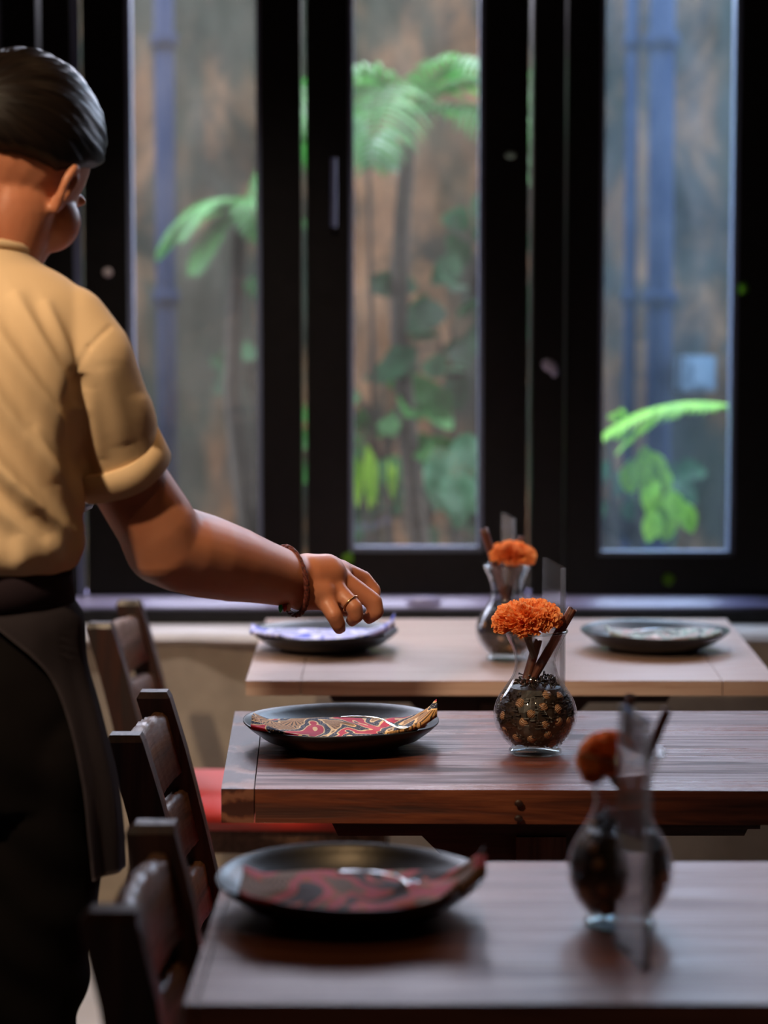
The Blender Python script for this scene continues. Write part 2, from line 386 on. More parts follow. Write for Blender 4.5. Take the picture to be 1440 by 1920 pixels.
def remesh(bm, name, mat, voxel, smooth_it=6, parent=None, fn=None, post=2):
    """fuse overlapping closed shapes into one continuous skin"""
    bmesh.ops.recalc_face_normals(bm, faces=bm.faces)
    me = bpy.data.meshes.new(name); bm.to_mesh(me); bm.free()
    o = bpy.data.objects.new(name, me); COL.objects.link(o)
    r = o.modifiers.new('r', 'REMESH'); r.mode = 'VOXEL'; r.voxel_size = voxel
    s = o.modifiers.new('s', 'SMOOTH'); s.factor = 0.5; s.iterations = smooth_it
    dg = bpy.context.evaluated_depsgraph_get(); dg.update()
    me2 = bpy.data.meshes.new_from_object(o.evaluated_get(dg)); bpy.data.objects.remove(o)
    me2.name = name
    if fn:
        me2.update()
        nv = [v.normal.copy() for v in me2.vertices]
        for v, nn in zip(me2.vertices, nv): v.co = fn(v.co.copy(), nn)
        me2.update()
    me2.materials.clear()
    return link(name, me2, mat, parent, True)

# ------------------------------------------------------------------ setting
struct('floor', bx(-3.2, 3.2, -2.6, 5.2, -0.1, 0), 'floor')
struct('ceiling', bx(-3.2, 3.2, -2.6, 5.4, 3.5, 3.6), 'dark_wall')
struct('wall_left', bx(-3.3, -3.2, -2.6, 5.4, 0, 3.5), 'dark_wall')
struct('wall_right', bx(3.2, 3.3, -2.6, 5.4, 0, 3.5), 'dark_wall')
struct('wall_back', bx(-3.3, 3.3, -2.7, -2.6, 0, 3.5), 'dark_wall')
# low parapet under the windows with a pale ledge
struct('wall_front', bx(-3.2, 3.2, 4.97, 5.40, 0, 0.635), 'plaster')
bm = bmesh.new(); n = 120; prev = None
for i in range(n + 1):                                   # the ledge's hand trowelled, wavy front lip
    x = -3.2 + 6.4 * i / n; w = 0.012 * math.sin(x * 9) + 0.006 * math.sin(x * 23)
    prof = [(4.945 + w, 0.637), (4.935 + w, 0.648), (4.95 + w, 0.662), (5.0, 0.665), (5.40, 0.665), (5.40, 0.637)]
    ring = [bm.verts.new((x, a, b)) for a, b in prof]
    if prev:
        for k in range(6): bm.faces.new((prev[k], prev[(k + 1) % 6], ring[(k + 1) % 6], ring[k]))
    else: bm.faces.new(ring)
    prev = ring
bm.faces.new(prev[::-1]); struct('trim_1', bm, 'ledge', smooth=False)
# outer black frame: sill, head, posts
FY0, FY1 = 5.22, 5.30
struct('trim_2', bx(-2.2, 2.2, 5.12, 5.34, 0.665, 0.698), 'frame_black', bevel=0.003)      # sill
bm = prism(bmesh.new(), [(5.152, .6985), (5.152, .703), (5.185, .7235), (5.33, .7235), (5.33, .6985)], 'X', -2.2, 2.2); obj_t = struct('trim_3', bm, 'track')
struct('trim_4', bx(-2.2, 2.2, 5.18, 5.34, 3.26, 3.5), 'frame_black')
struct('wall_front_left', bx(-3.2, -2.2, 5.18, 5.4, 0.665, 3.5), 'dark_wall')
struct('wall_front_right', bx(2.2, 3.2, 5.18, 5.4, 0.665, 3.5), 'dark_wall')
nT = 5
for (x0, x1) in ((-0.846, -0.772), (0.3705, 0.448), (1.005, 1.05)):
    struct('trim_%d' % nT, bx(x0, x1, 5.20, 5.33, 0.724, 3.26), 'frame_black', bevel=0.003); nT += 1
# thin blue-grey strip on the leaf's edge beside the left post
struct('trim_%d' % nT, bx(-0.770, -0.752, 5.195, 5.215, 0.724, 3.26), 'gasket', bevel=0.002); nT += 1
leaves = [(-2.18, -1.52, -2.08, -1.62), (-1.50, -0.86, -1.40, -0.948), (-0.748, -0.2065, -0.641, -0.306), (-0.1935, 0.3595, -0.088, 0.249),
          (0.456, 0.995, 0.538, 0.884), (1.06, 1.60, 1.16, 1.50), (1.615, 2.18, 1.71, 2.08)]
for i, (x0, x1, p0, p1) in enumerate(leaves):
    zb = 0.833 if i != 4 else 0.822
    bm = bmesh.new(); zt = 3.14
    for b in ((x0, p0, 0.726, 3.255), (p1, x1, 0.726, 3.255), (p0, p1, 0.726, zb), (p0, p1, zt, 3.255)):
        box(bm, b[0], b[1], FY0, FY1, b[2], b[3])
    w = struct('window_%d' % (i + 1), bm, 'frame_black')
    bd = bmesh.new(); e = 0.012
    for b in ((p0, p0 + e, zb, zt), (p1 - e, p1, zb, zt), (p0 + e, p1 - e, zb, zb + e), (p0 + e, p1 - e, zt - e, zt)):
        box(bd, b[0], b[1], FY0 + .012, FY1 - 0.02, b[2], b[3])
    obj('glazing_bead', bd, 'bead', w, bevel=0.003, seg=1)
    obj('pane', bx(p0 + .004, p1 - .004, 5.262, 5.266, zb + .004, zt - .004), 'blue_reflection_glass' if i == 4 else 'window_glass', w)
    if i == 3:                                            # slim pull handle on the left stile
        hb = bmesh.new(); xx = P(626, 360, FY0).x
        z1, z0 = P(626, 297, FY0).z, P(626, 426, FY0).z
        tube(hb, [(xx, FY0 - .012, z0), (xx, FY0 - .012, z1)], 0.008, 12); box(hb, xx - .005, xx + .005, FY0 - .012, FY0 + .002, z0 + .01, z0 + .02); box(hb, xx - .005, xx + .005, FY0 - .012, FY0 + .002, z1 - .02, z1 - .01)
        obj('handle', hb, 'gasket', w)
# little knobs / screw caps and latch on the frames
def knob(px, py, w, h, mat, label, name='screw_cap', y=FY0):
    c = P(px, py, y); bm = bmesh.new(); ball(bm, c, (w, 0.006, h), 14, 8)
    tag(obj(name, bm, mat, None, True), label, 'screw cap' if name == 'screw_cap' else name.replace('_', ' '))
M['cap_pale'] = plain('pale_cap', (0.5, 0.42, 0.42), 0.4); M['cap_green'] = plain('pale_green_cap', (0.42, 0.62, 0.5), 0.4)
knob(202, 511, .013, .012, 'cap_pale', 'small pale screw cap on the black window stile beside the waitress')
knob(957, 291, .014, .009, 'cap_green', 'small pale green screw cap high on the stile right of the middle pane')
M['latch'] = plain('lilac_metal', (0.42, 0.38, 0.48), 0.35, 0.5, 0.4)
bm = bmesh.new(); c = P(1030, 686, 5.2); ball(bm, c, (.022, .006, .015), 14, 8, Matrix.Rotation(0.5, 3, 'Y')); ball(bm, c + Vector((.012, -.004, -.012)), (.009, .006, .016), 12, 8)
tag(obj('window_latch', bm, 'latch', None, True), 'small lilac grey latch on the post between middle and right window leaves', 'latch')
# latch swelling of the track in the middle
bm = bmesh.new(); c = P(795, 1128, 5.165); ball(bm, c, (.045, .012, .013), 20, 10)
tag(obj('floor_bolt', bm, 'track', None, True), 'rounded metal bolt plate on the window track beside the hand', 'bolt')
def small_leaf(px, py, y, L, wd, rot, mat, label):
    c = P(px, py, y); bm = bmesh.new(); N = 8; A = []
    for i in range(N + 1):
        t = i / N; w = wd * math.sin(PI * min(1, t * 0.97 + 0.02)) ** 0.8
        A.append([bm.verts.new((s * w * .5, -0.003 - .004 * math.sin(PI * t) + abs(s) * .003, (t - .5) * L)) for s in (-1, 0, 1)])
    for a, b in zip(A, A[1:]):
        for k in (0, 1): bm.faces.new((a[k], a[k + 1], b[k + 1], b[k]))
    r = bmesh.ops.solidify(bm, geom=bm.faces[:], thickness=0.0012)
    o = obj('fallen_leaf', bm, mat, None, True); o.location = c; o.rotation_euler = (0, rot, 0); tag(o, label, 'leaf')
small_leaf(652, 1047, FY0 - .002, .034, .03, 0.6, 'leaf_lime', 'tiny bright green leaf stuck to the window rail above the hand')
small_leaf(1253, 1086, FY0 - .002, .034, .032, -0.4, 'leaf_lime', 'tiny green leaf stuck to the rail below the right pane')
small_leaf(1393, 541, FY0 - .002, .036, .028, 0.4, 'leaf_lime', 'tiny yellow green leaf stuck to the stile right of the right pane')

# ------------------------------------------------------------------ garden outside
GY = 7.6
struct('ground_garden', bx(-6, 6, 5.42, GY, -0.1, 0.0), 'soil')
bm = bmesh.new(); nx, nz = 120, 40; vs = []
for j in range(nz + 1):
    vs.append([bm.verts.new((-5 + 10 * i / nx, GY + 0.06 * noise.noise(Vector((i * .3, j * .3, 0))), 2.72 * j / nz)) for i in range(nx + 1)])
for j in range(nz):
    for i in range(nx): bm.faces.new((vs[j][i], vs[j][i + 1], vs[j + 1][i + 1], vs[j + 1][i]))
bmesh.ops.solidify(bm, geom=bm.faces[:], thickness=0.25)
struct('wall_garden', bm, 'garden_wall', smooth=True)
def pipe(px, Y, r, label, z1=2.8):
    x = P(px, 650, Y).x; bm = tube(bmesh.new(), [(x, Y, 0), (x, Y, z1)], r, 16)
    for z in (0.6, 1.5, 2.4): lathe(bm, [(r, z), (r * 1.35, z), (r * 1.35, z + .05), (r, z + .05)], 16, (x, Y, 0))
    tag(obj('drain_pipe', bm, 'pole', None, True), label, 'pipe')
pipe(312, 7.45, 0.035, 'dark blue pipe on the garden wall behind the left pane')
pipe(1236, 7.45, 0.045, 'dark blue pipe on the garden wall behind the right pane')
pipe(1180, 7.48, 0.022, 'thinner dark pipe left of the wide pipe behind the right pane')
bm = bmesh.new(); c = P(1315, 700, 7.3); box(bm, c.x - .05, c.x + .05, 7.3, 7.69, c.z - .06, c.z + .06)
box(bm, c.x - .03, c.x + .03, 7.27, 7.31, c.z - .04, c.z + .04)
tag(obj('junction_box', bm, 'pale_blue', None, bevel=.006), 'small pale blue box on the garden wall behind the right pane', 'box')

def frond(bm, base, dirv, L, droop, leaf=0.22, n=26, wd=0.022, side_droop=0.5):
    base = Vector(base); d = Vector(dirv).normalized(); pts = []
    p = base.copy(); v = d.copy()
    for i in range(n + 1):
        pts.append(p.copy()); p += v * (L / n); v = (v + Vector((0, 0, -droop / n))).normalized()
    tube(bm, pts, [0.008 * (1 - i / n) + 0.002 for i in range(n + 1)], 5)
    for i in range(3, n + 1):
        t = i / n; tang = (pts[i] - pts[i - 1]).normalized(); s = tang.cross(Vector((0, 0, 1)))
        if s.length < .1: s = Vector((1, 0, 0))
        s.normalize(); ll = leaf * math.sin(PI * (0.15 + 0.8 * t)) ** 0.7
        for sg in (-1, 1):
            q = pts[i].copy(); w = (s * sg * 0.9 + tang * 0.55 + Vector((0, 0, 0.15))).normalized(); row = []
            for k in range(5):
                u = k / 4; ww = wd * (math.sin(PI * (0.12 + 0.86 * u))) * .5
                row.append((bm.verts.new(q - tang * ww), bm.verts.new(q + tang * ww)))
                q = q + w * ll / 4; w = (w + Vector((0, 0, -side_droop * (0.3 + random.random() * .5)))).normalized()
            for a, b in zip(row, row[1:]): bm.faces.new((a[0], a[1], b[1], b[0]))
def palm(x, y, z, specs, mat, label, trunk_r=0.03, leaf=0.22, wd=0.024, name='palm'):
    root = thing(name, label, 'palm', (x, y, 0))
    pts = [(0.04 * math.sin(k * 1.1), 0.03 * math.cos(k), z * k / 6) for k in range(7)]
    pts[-1] = (0, 0, z)
    obj('trunk', tube(bmesh.new(), pts, [trunk_r * (1.3 - .5 * k / 6) for k in range(7)], 10), 'bark', root, True)
    for (dx, dy, dz, L, dr) in specs:
        bm = bmesh.new(); frond(bm, (0, 0, z), (dx, dy, dz), L, dr, leaf, 26, wd); obj('frond', bm, mat, root)
    return root
c = P(770, 215, 6.7)
palm(c.x, 6.7, c.z, [(1, -.2, .9, .75, 2.6), (-1, -.2, .7, .7, 2.6), (.5, -.5, 1.0, .7, 2.8), (-.6, -.4, 1.0, .65, 3.0), (.9, .3, .3, .8, 1.8), (-.2, -.7, .6, .6, 2.6), (-.9, .3, .4, .6, 2.0), (.35, -.3, .1, .7, 1.5)], 'leaf_mid',
     'mid green arching palm high behind the middle pane', leaf=.24, wd=.022)
c = P(455, 390, 6.9)
palm(c.x, 6.9, c.z, [(-1, -.2, .35, .34, 1.8), (-.7, -.5, .5, .30, 2.2), (1, -.1, .4, .35, 2.2), (-.9, .1, .1, .34, 1.4), (.2, -.6, .4, .3, 2.4), (-.5, -.4, -.2, .3, 1.5)], 'leaf_mid',
     'soft green palm crown behind the left pane', leaf=.12, wd=.016)
c = P(1395, 775, 6.0)
palm(c.x, 6.0, c.z, [(-1, -.1, .35, .50, 1.2), (-1, .15, .42, .40, 1.5), (.9, 0, .5, .6, 1.8), (.3, -.5, .7, .4, 2.4)], 'leaf_lime',
     'bright lime palm with a frond arching left across the right pane', leaf=.12, wd=.02)
def shrub(pxs, Y, mat, label, n=16, size=(0.16, 0.05), spread=(.12, .1, .14), up=0.2, name='broadleaf_shrub'):
    c = P(pxs[0], pxs[1], Y); root = thing(name, label, 'plant', (c.x, Y, 0)); rnd = random.Random(int(pxs[0] * 7 + pxs[1]))
    fb = bmesh.new(); sb = bmesh.new()
    tube(sb, [(0.03, 0, 0), (0.02, .01, c.z * .5), (0, 0, c.z)], [.014, .01, .006], 8)
    for k in range(n):
        p = Vector((rnd.uniform(-1, 1) * spread[0], rnd.uniform(-1, 1) * spread[1], c.z + rnd.uniform(-1, 1) * spread[2]))
        tube(sb, [(0, 0, max(0.1, c.z - spread[2] * 1.2)), tuple((Vector((0, 0, c.z)) + p) / 2 - Vector((0, 0, .02))), p], .003, 4)
        d = Vector((p.x * 4 + rnd.uniform(-.4, .4), p.y * 4 - .3, up + rnd.uniform(-.6, .3))).normalized()
        L = size[0] * rnd.uniform(.7, 1.2); Wd = size[1] * rnd.uniform(.8, 1.2); s = d.cross(Vector((0, -1, .3))).normalized(); q = p.copy(); rows = []
        for i in range(7):
            t = i / 6; w = Wd * math.sin(PI * (.04 + .94 * t)) ** .8; nn = s.cross(d)
            rows.append([fb.verts.new(q - s * w + nn * w * .3), fb.verts.new(q), fb.verts.new(q + s * w + nn * w * .3)])
            q = q + d * L / 6; d = (d + Vector((0, 0, -.13))).normalized()
        for a, b in zip(rows, rows[1:]):
            for m in (0, 1): fb.faces.new((a[m], a[m + 1], b[m + 1], b[m]))
    obj('stem', sb, 'bark', root); obj('foliage', fb, mat, root, True); return root
shrub((850, 850), 6.2, 'leaf_pale', 'pale glossy broadleaf plant low behind the right half of the middle pane', 10, (.16, .05), (.05, .06, .06), -.9)
shrub((682, 850), 6.0, 'leaf_lime', 'yellow green strap leaves at the lower left of the middle pane', 6, (.17, .014), (.025, .03, .03), -1.6)
shrub((730, 930), 6.2, 'leaf_lime', 'thin upright lime shoot low behind the middle pane', 2, (.12, .009), (.01, .01, .01), 2.5)
shrub((850, 620), 6.8, 'leaf_dark', 'dark green bush halfway up behind the middle pane', 26, (.17, .05), (.16, .12, .16))
shrub((890, 480), 7.0, 'leaf_dark', 'small dark green climber above the bush behind the middle pane', 14, (.14, .045), (.09, .08, .12))
shrub((720, 790), 6.8, 'leaf_mid', 'mid green bush low behind the middle pane', 26, (.15, .045), (.16, .12, .12))
shrub((800, 930), 7.0, 'leaf_dark', 'dark undergrowth at the foot of the middle pane', 26, (.15, .04), (.24, .12, .10))
shrub((1195, 850), 6.1, 'leaf_lime', 'lime leaves hanging under the arching frond in the right pane', 6, (.09, .028), (.03, .03, .04), -.8)
shrub((1250, 920), 6.2, 'leaf_lime', 'lime broadleaf plant low behind the right pane', 9, (.10, .035), (.04, .03, .08), -.6)
shrub((1145, 800), 6.3, 'leaf_lime', 'small lime shoot at the left edge of the right pane', 5, (.08, .02), (.03, .03, .05), .4)
shrub((1180, 930), 7.0, 'leaf_dark', 'dark green undergrowth at the foot of the right pane', 20, (.14, .04), (.2, .1, .12))
shrub((690, 260), 6.9, 'leaf_pale', 'pale green climber at the upper left of the middle pane', 8, (.13, .04), (.05, .05, .09))
shrub((470, 620), 7.2, 'leaf_dark', 'sparse dark climber behind the left pane', 8, (.12, .035), (.08, .08, .18))

# ------------------------------------------------------------------ tables
TH = 0.75
def make_table(label, fl, fr, rl, rr, thick, mats, planks=4, endw=0.045, beam=None, both_ends=True):
    """corners as (x, y): front-left, front-right, rear-left, rear-right"""
    cx = (fl[0] + fr[0]) / 2; cy = (fl[1] + rl[1]) / 2
    root = thing('dining_table', label, 'table', (cx, cy, 0))
    loc = lambda p: (p[0] - cx, p[1] - cy)
    FL, FR, RL, RR = map(loc, (fl, fr, rl, rr))
    def pt(u, v):
        a = Vector(FL).lerp(Vector(FR), u); b = Vector(RL).lerp(Vector(RR), u); return a.lerp(b, v)
    wid = FR[0] - FL[0]; eu = endw / wid
    def slab(bm, u0, u1, v0, v1, gap=0.0008, cuts=24):
        n0 = pt(u0, v0); n1 = pt(u1, v0); n2 = pt(u1, v1); n3 = pt(u0, v1)
        poly = [(n0.x + gap, n0.y + gap), (n1.x - gap, n1.y + gap), (n2.x - gap, n2.y - gap), (n3.x + gap, n3.y - gap)]
        prism(bm, poly, 'Z', TH - thick, TH)
    bm = bmesh.new(); rnd = random.Random(int(thick * 1000)); v = 0.0; vs = [0.0]
    ws = [rnd.uniform(.8, 1.25) for _ in range(planks)]; t = sum(ws)
    for w in ws: vs.append(vs[-1] + w / t)
    for a, b in zip(vs, vs[1:]): slab(bm, eu, 1 - eu if both_ends else 1, a, b)
    obj('tabletop', bm, mats[0], root, bevel=0.0022)
    fb = 0.0
    for (u0, u1) in ((0, eu), (1 - eu, 1)):
        bm = bmesh.new(); slab(bm, u0, u1, 0, 1); obj('end_board', bm, mats[1], root, bevel=0.003)
    d0, d1, zt = -0.05, 0.05, TH - thick
    bw = beam or (wid * 0.34)
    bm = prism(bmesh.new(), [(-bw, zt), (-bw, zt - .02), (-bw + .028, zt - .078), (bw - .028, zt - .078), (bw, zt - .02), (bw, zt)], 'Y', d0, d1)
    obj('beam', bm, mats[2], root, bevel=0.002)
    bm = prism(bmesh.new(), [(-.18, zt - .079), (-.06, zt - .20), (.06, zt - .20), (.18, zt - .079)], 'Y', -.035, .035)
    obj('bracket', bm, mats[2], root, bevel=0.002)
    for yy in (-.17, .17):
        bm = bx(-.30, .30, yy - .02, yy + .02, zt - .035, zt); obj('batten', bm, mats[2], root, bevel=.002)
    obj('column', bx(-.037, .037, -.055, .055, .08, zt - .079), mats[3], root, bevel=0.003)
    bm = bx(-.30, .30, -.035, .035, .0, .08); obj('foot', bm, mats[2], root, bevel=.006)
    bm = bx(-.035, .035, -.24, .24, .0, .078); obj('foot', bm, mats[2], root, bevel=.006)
    return root
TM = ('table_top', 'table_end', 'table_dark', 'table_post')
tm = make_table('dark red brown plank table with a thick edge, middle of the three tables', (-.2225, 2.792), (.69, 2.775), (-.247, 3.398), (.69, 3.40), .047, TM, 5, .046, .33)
# the two nail heads in the front edge
for z in (.733, .712):
    c = P(972, 1497, 2.785); bm = bmesh.new(); ball(bm, (c.x - tm.location.x, 2.779 - tm.location.y, z), (.006, .0025, .005), 12, 8)
    obj('nail', bm, 'table_dark', tm, True)
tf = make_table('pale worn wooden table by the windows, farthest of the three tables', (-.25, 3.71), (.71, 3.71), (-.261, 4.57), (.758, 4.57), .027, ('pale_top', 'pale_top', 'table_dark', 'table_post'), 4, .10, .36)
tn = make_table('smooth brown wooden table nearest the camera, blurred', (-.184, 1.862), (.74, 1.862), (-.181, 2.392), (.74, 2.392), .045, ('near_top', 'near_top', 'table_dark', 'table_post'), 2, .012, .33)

# ------------------------------------------------------------------ chairs
def make_chair(lean=.085, hx=.026):
    root = thing('dining_chair', '', 'chair', (0, 0, 0), 0, 'ladderback chairs with red seats at the table ends')
    px_ = lambda z: 0 if z <= .44 else -lean * ((z - .44) / .37) ** 1.15
    for y in (-.18, .18):
        bm = bmesh.new(); rings = []; n = 18; hy = .019
        for i in range(n + 1):
            z = 0.815 * i / n; x = px_(z) - (.03 * (1 - z / .44) if z < .44 else 0); f = 1.0 if i < n else .8
            if i == n: z = .815
            rings.append([bm.verts.new((x + sx * hx * f, y + sy * hy * f, z)) for sx, sy in ((-1, -1), (1, -1), (1, 1), (-1, 1))])
        top = rings[-1]
        for v in rings[-2]: v.co.z = .805; v.co.x = v.co.x - .012
        for a, b in zip(rings, rings[1:]):
            for k in range(4): bm.faces.new((a[k], a[(k + 1) % 4], b[(k + 1) % 4], b[k]))
        bm.faces.new(rings[0]); bm.faces.new(rings[-1]); obj('back_post', bm, 'chair', root, bevel=0.004)
    for si, (z0, z1) in enumerate(((.690, .782), (.582, .66), (.475, .548))):
        bm = bmesh.new(); n = 26; rings = []; rnd = random.Random(si + 3)
        for i in range(n + 1):
            t = i / n; y = -.165 + .33 * t; bow = -.012 * math.sin(PI * t)
            zt = z1 + .006 * math.sin(t * PI) + rnd.uniform(-.0022, .0022); th = .012
            r = []
            for (s, z) in ((-1, z0), (1, z0), (1, zt - .006), (.55, zt), (-.55, zt), (-1, zt - .006)):
                r.append(bm.verts.new((px_(z) + bow + s * th + rnd.uniform(-.0008, .0008), y, z + (rnd.uniform(-.0015, .0015) if z > z0 else 0))))
            rings.append(r)
        for a, b in zip(rings, rings[1:]):
            for k in range(6): bm.faces.new((a[k], a[(k + 1) % 6], b[(k + 1) % 6], b[k]))
        bm.faces.new(rings[0]); bm.faces.new(rings[-1]); obj('back_slat', bm, 'slat', root, True)
    bm = bmesh.new(); box(bm, .0, .47, -.205, -.175, .365, .412); box(bm, .0, .47, .175, .205, .365, .412); box(bm, .44, .47, -.175, .175, .365, .412); box(bm, 0, .03, -.16, .16, .365, .412); box(bm, .01, .46, -.18, .18, .405, .414)
    obj('seat_frame', bm, 'slat', root, bevel=.002)
    bm = bx(.012, .485, -.222, .222, .414, .444)
    obj('seat_cushion', bm, 'red_cushion', root, True, bevel=.012, seg=4)
    for y in (-.18, .18):
        obj('front_leg', bx(.425, .465, y - .019, y + .019, 0, .365), 'chair', root, bevel=.003)
        obj('stretcher', bx(-.02, .43, y - .011, y + .011, .20, .235), 'slat', root, bevel=.002)
    obj('stretcher', bx(.435, .455, -.165, .165, .25, .28), 'slat', root, bevel=.002)
    return root
ch = make_chair(); ch.location = (-.272, 3.035, 0); ch['label'] = 'dark wooden ladderback chair in focus at the left end of the middle table'
dup(ch, (-.460, 4.20, 0), (0, 0, math.radians(-2)), 'ladderback chair with red seat at the left end of the pale far table')
c3 = make_chair(.052, .028); c3.location = (-.205, 2.135, 0); c3['label'] = ('blurred dark wooden chair nearest the camera, in front of the waitress')

# ------------------------------------------------------------------ plates, napkins, cutlery
PLATE = [(0, .006), (.055, .006), (.082, .0085), (.108, .017), (.128, .0275), (.1365, .0335), (.1385, .0335), (.1385, .0315), (.130, .0245), (.112, .013), (.090, .0055), (.083, .0035), (.081, 0), (.074, 0), (.070, .0025), (0, .0025)]
def plate_z(r):
    pr = [(a * 1.065, b * 1.22) for a, b in PLATE[:6]]
    for (r0, z0), (r1, z1) in zip(pr, pr[1:]):
        if r <= r1: return z0 + (z1 - z0) * (r - r0) / (r1 - r0)
    return .041
def make_plate(px, Y, label, scale=1.065, lab2=None):
    c = P(px, 1200, Y); c.z = TH
    bm = bmesh.new(); lathe(bm, [(r * scale, z * 1.22) for r, z in PLATE], 72)
    for v in bm.verts:
        a = math.atan2(v.co.y, v.co.x); r = math.hypot(v.co.x, v.co.y)
        if r > .1: v.co.z += .0012 * math.sin(a * 3 + px) ; k = 1 + .006 * math.sin(a * 5 + px); v.co.x *= k; v.co.y *= k
    o = obj('dinner_plate', bm, 'plate', None, True); o.location = (c.x, Y, TH); tag(o, label, 'plate', 'dark stoneware dinner plates'); return o
def make_napkin(pl, mat, label, y0=-.136, y1=.012, rot=0.0, seed=1, peak=.03, x0=-.128, x1=.128):
    rnd = random.Random(seed); bm = bmesh.new(); nx, ny = 70, 26; g = []; lowz = {}
    for i in range(nx + 1):
        row = []; u = i / nx; x = x0 + (x1 - x0) * u
        for j in range(ny + 1):
            v = j / ny; y = y0 + (y1 - y0) * v
            pin = 1.0
            if u > .78: pin = 1 - .55 * ((u - .78) / .22)
            if u < .10: pin = 1 - .25 * (1 - u / .10)
            yc = (y0 + y1) / 2 + .012; yy = yc + (y - yc) * pin
            xx = x
            r = math.hypot(xx, yy)
            if r > .139: k = .139 / r; yy *= k if u < .9 else 1
            zp = plate_z(min(math.hypot(xx, yy), .145)); edge = min(1, min(u, 1 - u) / .12)
            z = max(zp + .004, (.028 + .011 * v) * edge + (1 - edge) * .040)
            z += .004 * (noise.noise(Vector((xx * 14, yy * 30, seed * 3.1))) + .3)
            z += .0035 * math.sin(v * PI) + .003 * math.sin((u * 7 + v * 2) * 2 + seed) * math.sin(v * PI)
            if u > .80: z += peak * ((u - .80) / .20) ** 1.6 * (.35 + .65 * abs(math.sin(v * PI * 2.2 + .5)))
            if u < .08: z += .010 * ((.08 - u) / .08) * (.3 + .7 * v)
            lowz[(i, j)] = max(zp + .0012, z - .011 if abs(u - .45) < .35 else z - .006)
            row.append(bm.verts.new((xx, yy, z)))
        g.append(row)
    for i in range(nx):
        for j in range(ny): bm.faces.new((g[i][j], g[i + 1][j], g[i + 1][j + 1], g[i][j + 1]))
    g2 = [[bm.verts.new((g[i][j].co.x, g[i][j].co.y, min(lowz[(i, j)], g[i][j].co.z - .001))) for j in range(ny + 1)] for i in range(nx + 1)]
    for i in range(nx):
        for j in range(ny): bm.faces.new((g2[i][j + 1], g2[i + 1][j + 1], g2[i + 1][j], g2[i][j]))
    for i in range(nx):
        for j in (0, ny): bm.faces.new((g[i][j], g[i + 1][j], g2[i + 1][j], g2[i][j]))
    for j in range(ny):
        for i in (0, nx): bm.faces.new((g[i][j], g[i][j + 1], g2[i][j + 1], g2[i][j]))
    o = obj('folded_napkin', bm, mat, None, True); o.location = pl.location; o.rotation_euler = (0, 0, rot); tag(o, label, 'napkin', 'batik napkins on the plates'); return o
def make_fork(loc, rz, label, tilt=0.0, kind='fork', pitchy=0.0):
    bm = bmesh.new(); n = 22; L = .15; rings = []
    for i in range(n + 1):
        t = i / n; x = -L / 2 + L * t
        w = .0055 * (1 - t) + .0022 if t < .6 else (.0022 + .011 * math.sin(min(1, (t - .6) / .3) * PI / 2))
        if kind == 'spoon' and t > .62: w = .0022 + .017 * math.sin((t - .62) / .38 * PI) ** .7
        z = .010 * math.sin(t * PI * 1.0) + (.004 * math.sin((t - .6) / .4 * PI) * -1.6 if t > .6 else 0)
        dip = -.005 * math.sin((t - .62) / .38 * PI) if (kind == 'spoon' and t > .62) else 0
        rings.append([bm.verts.new((x, s * w, z + (dip if abs(s) < .5 else 0) + th)) for s, th in ((-1, 0), (0, -.0012), (1, 0), (0, .0012))])
    for a, b in zip(rings, rings[1:]):
        for k in range(4): bm.faces.new((a[k], a[(k + 1) % 4], b[(k + 1) % 4], b[k]))
    bm.faces.new(rings[0]); bm.faces.new(rings[-1])
    if kind == 'fork':
        for k in range(4): tube(bm, [(L / 2 - .002, -.010 + k * .0067, .001), (L / 2 + .02, -.010 + k * .0067, .004), (L / 2 + .036, -.010 + k * .0067, .009)], [.0017, .0016, .001], 6)
    o = obj(kind, bm, 'steel', None, True); o.location = loc; o.rotation_euler = (tilt, pitchy, rz); o.scale = (.72, .72, .72); tag(o, label, kind); return o
p_mid = make_plate(640, 3.10, 'dark stoneware plate on the middle table')
make_napkin(p_mid, 'batik_red', 'crimson, navy and gold batik napkin on the middle table plate', seed=5, x0=-.131, x1=.142)
make_fork(p_mid.location + Vector((.050, -.045, .044)), math.radians(-16), 'silver fork on the crimson napkin', 0.1, 'fork', 0.10)
p_fl = make_plate(608, 4.10, 'dark plate under the waitress hand on the far table')
make_napkin(p_fl, 'batik_blue', 'blue and lavender batik napkin under the hand on the far table', seed=9, x0=-.142, x1=.140)
p_fr = make_plate(1227, 4.10, 'dark plate at the right end of the far table')
make_napkin(p_fr, 'batik_green', 'grey green batik napkin on the right plate of the far table', seed=12, peak=.004, x0=-.10, x1=.12)
make_fork(p_fr.location + Vector((.0, -.03, .038)), math.radians(8), 'silver spoon on the right plate of the far table', 0, 'spoon')
p_n = make_plate(655, 2.175, 'dark blurred plate on the nearest table', 1.03)
make_napkin(p_n, 'batik_dark', 'dark pink and orange batik napkin on the nearest plate', seed=21, peak=.035, x0=-.112, x1=.141)
make_fork(p_n.location + Vector((.04, -.04, .044)), math.radians(-14), 'shiny silver spoon on the nearest napkin', 0.1, 'spoon', 0.12)

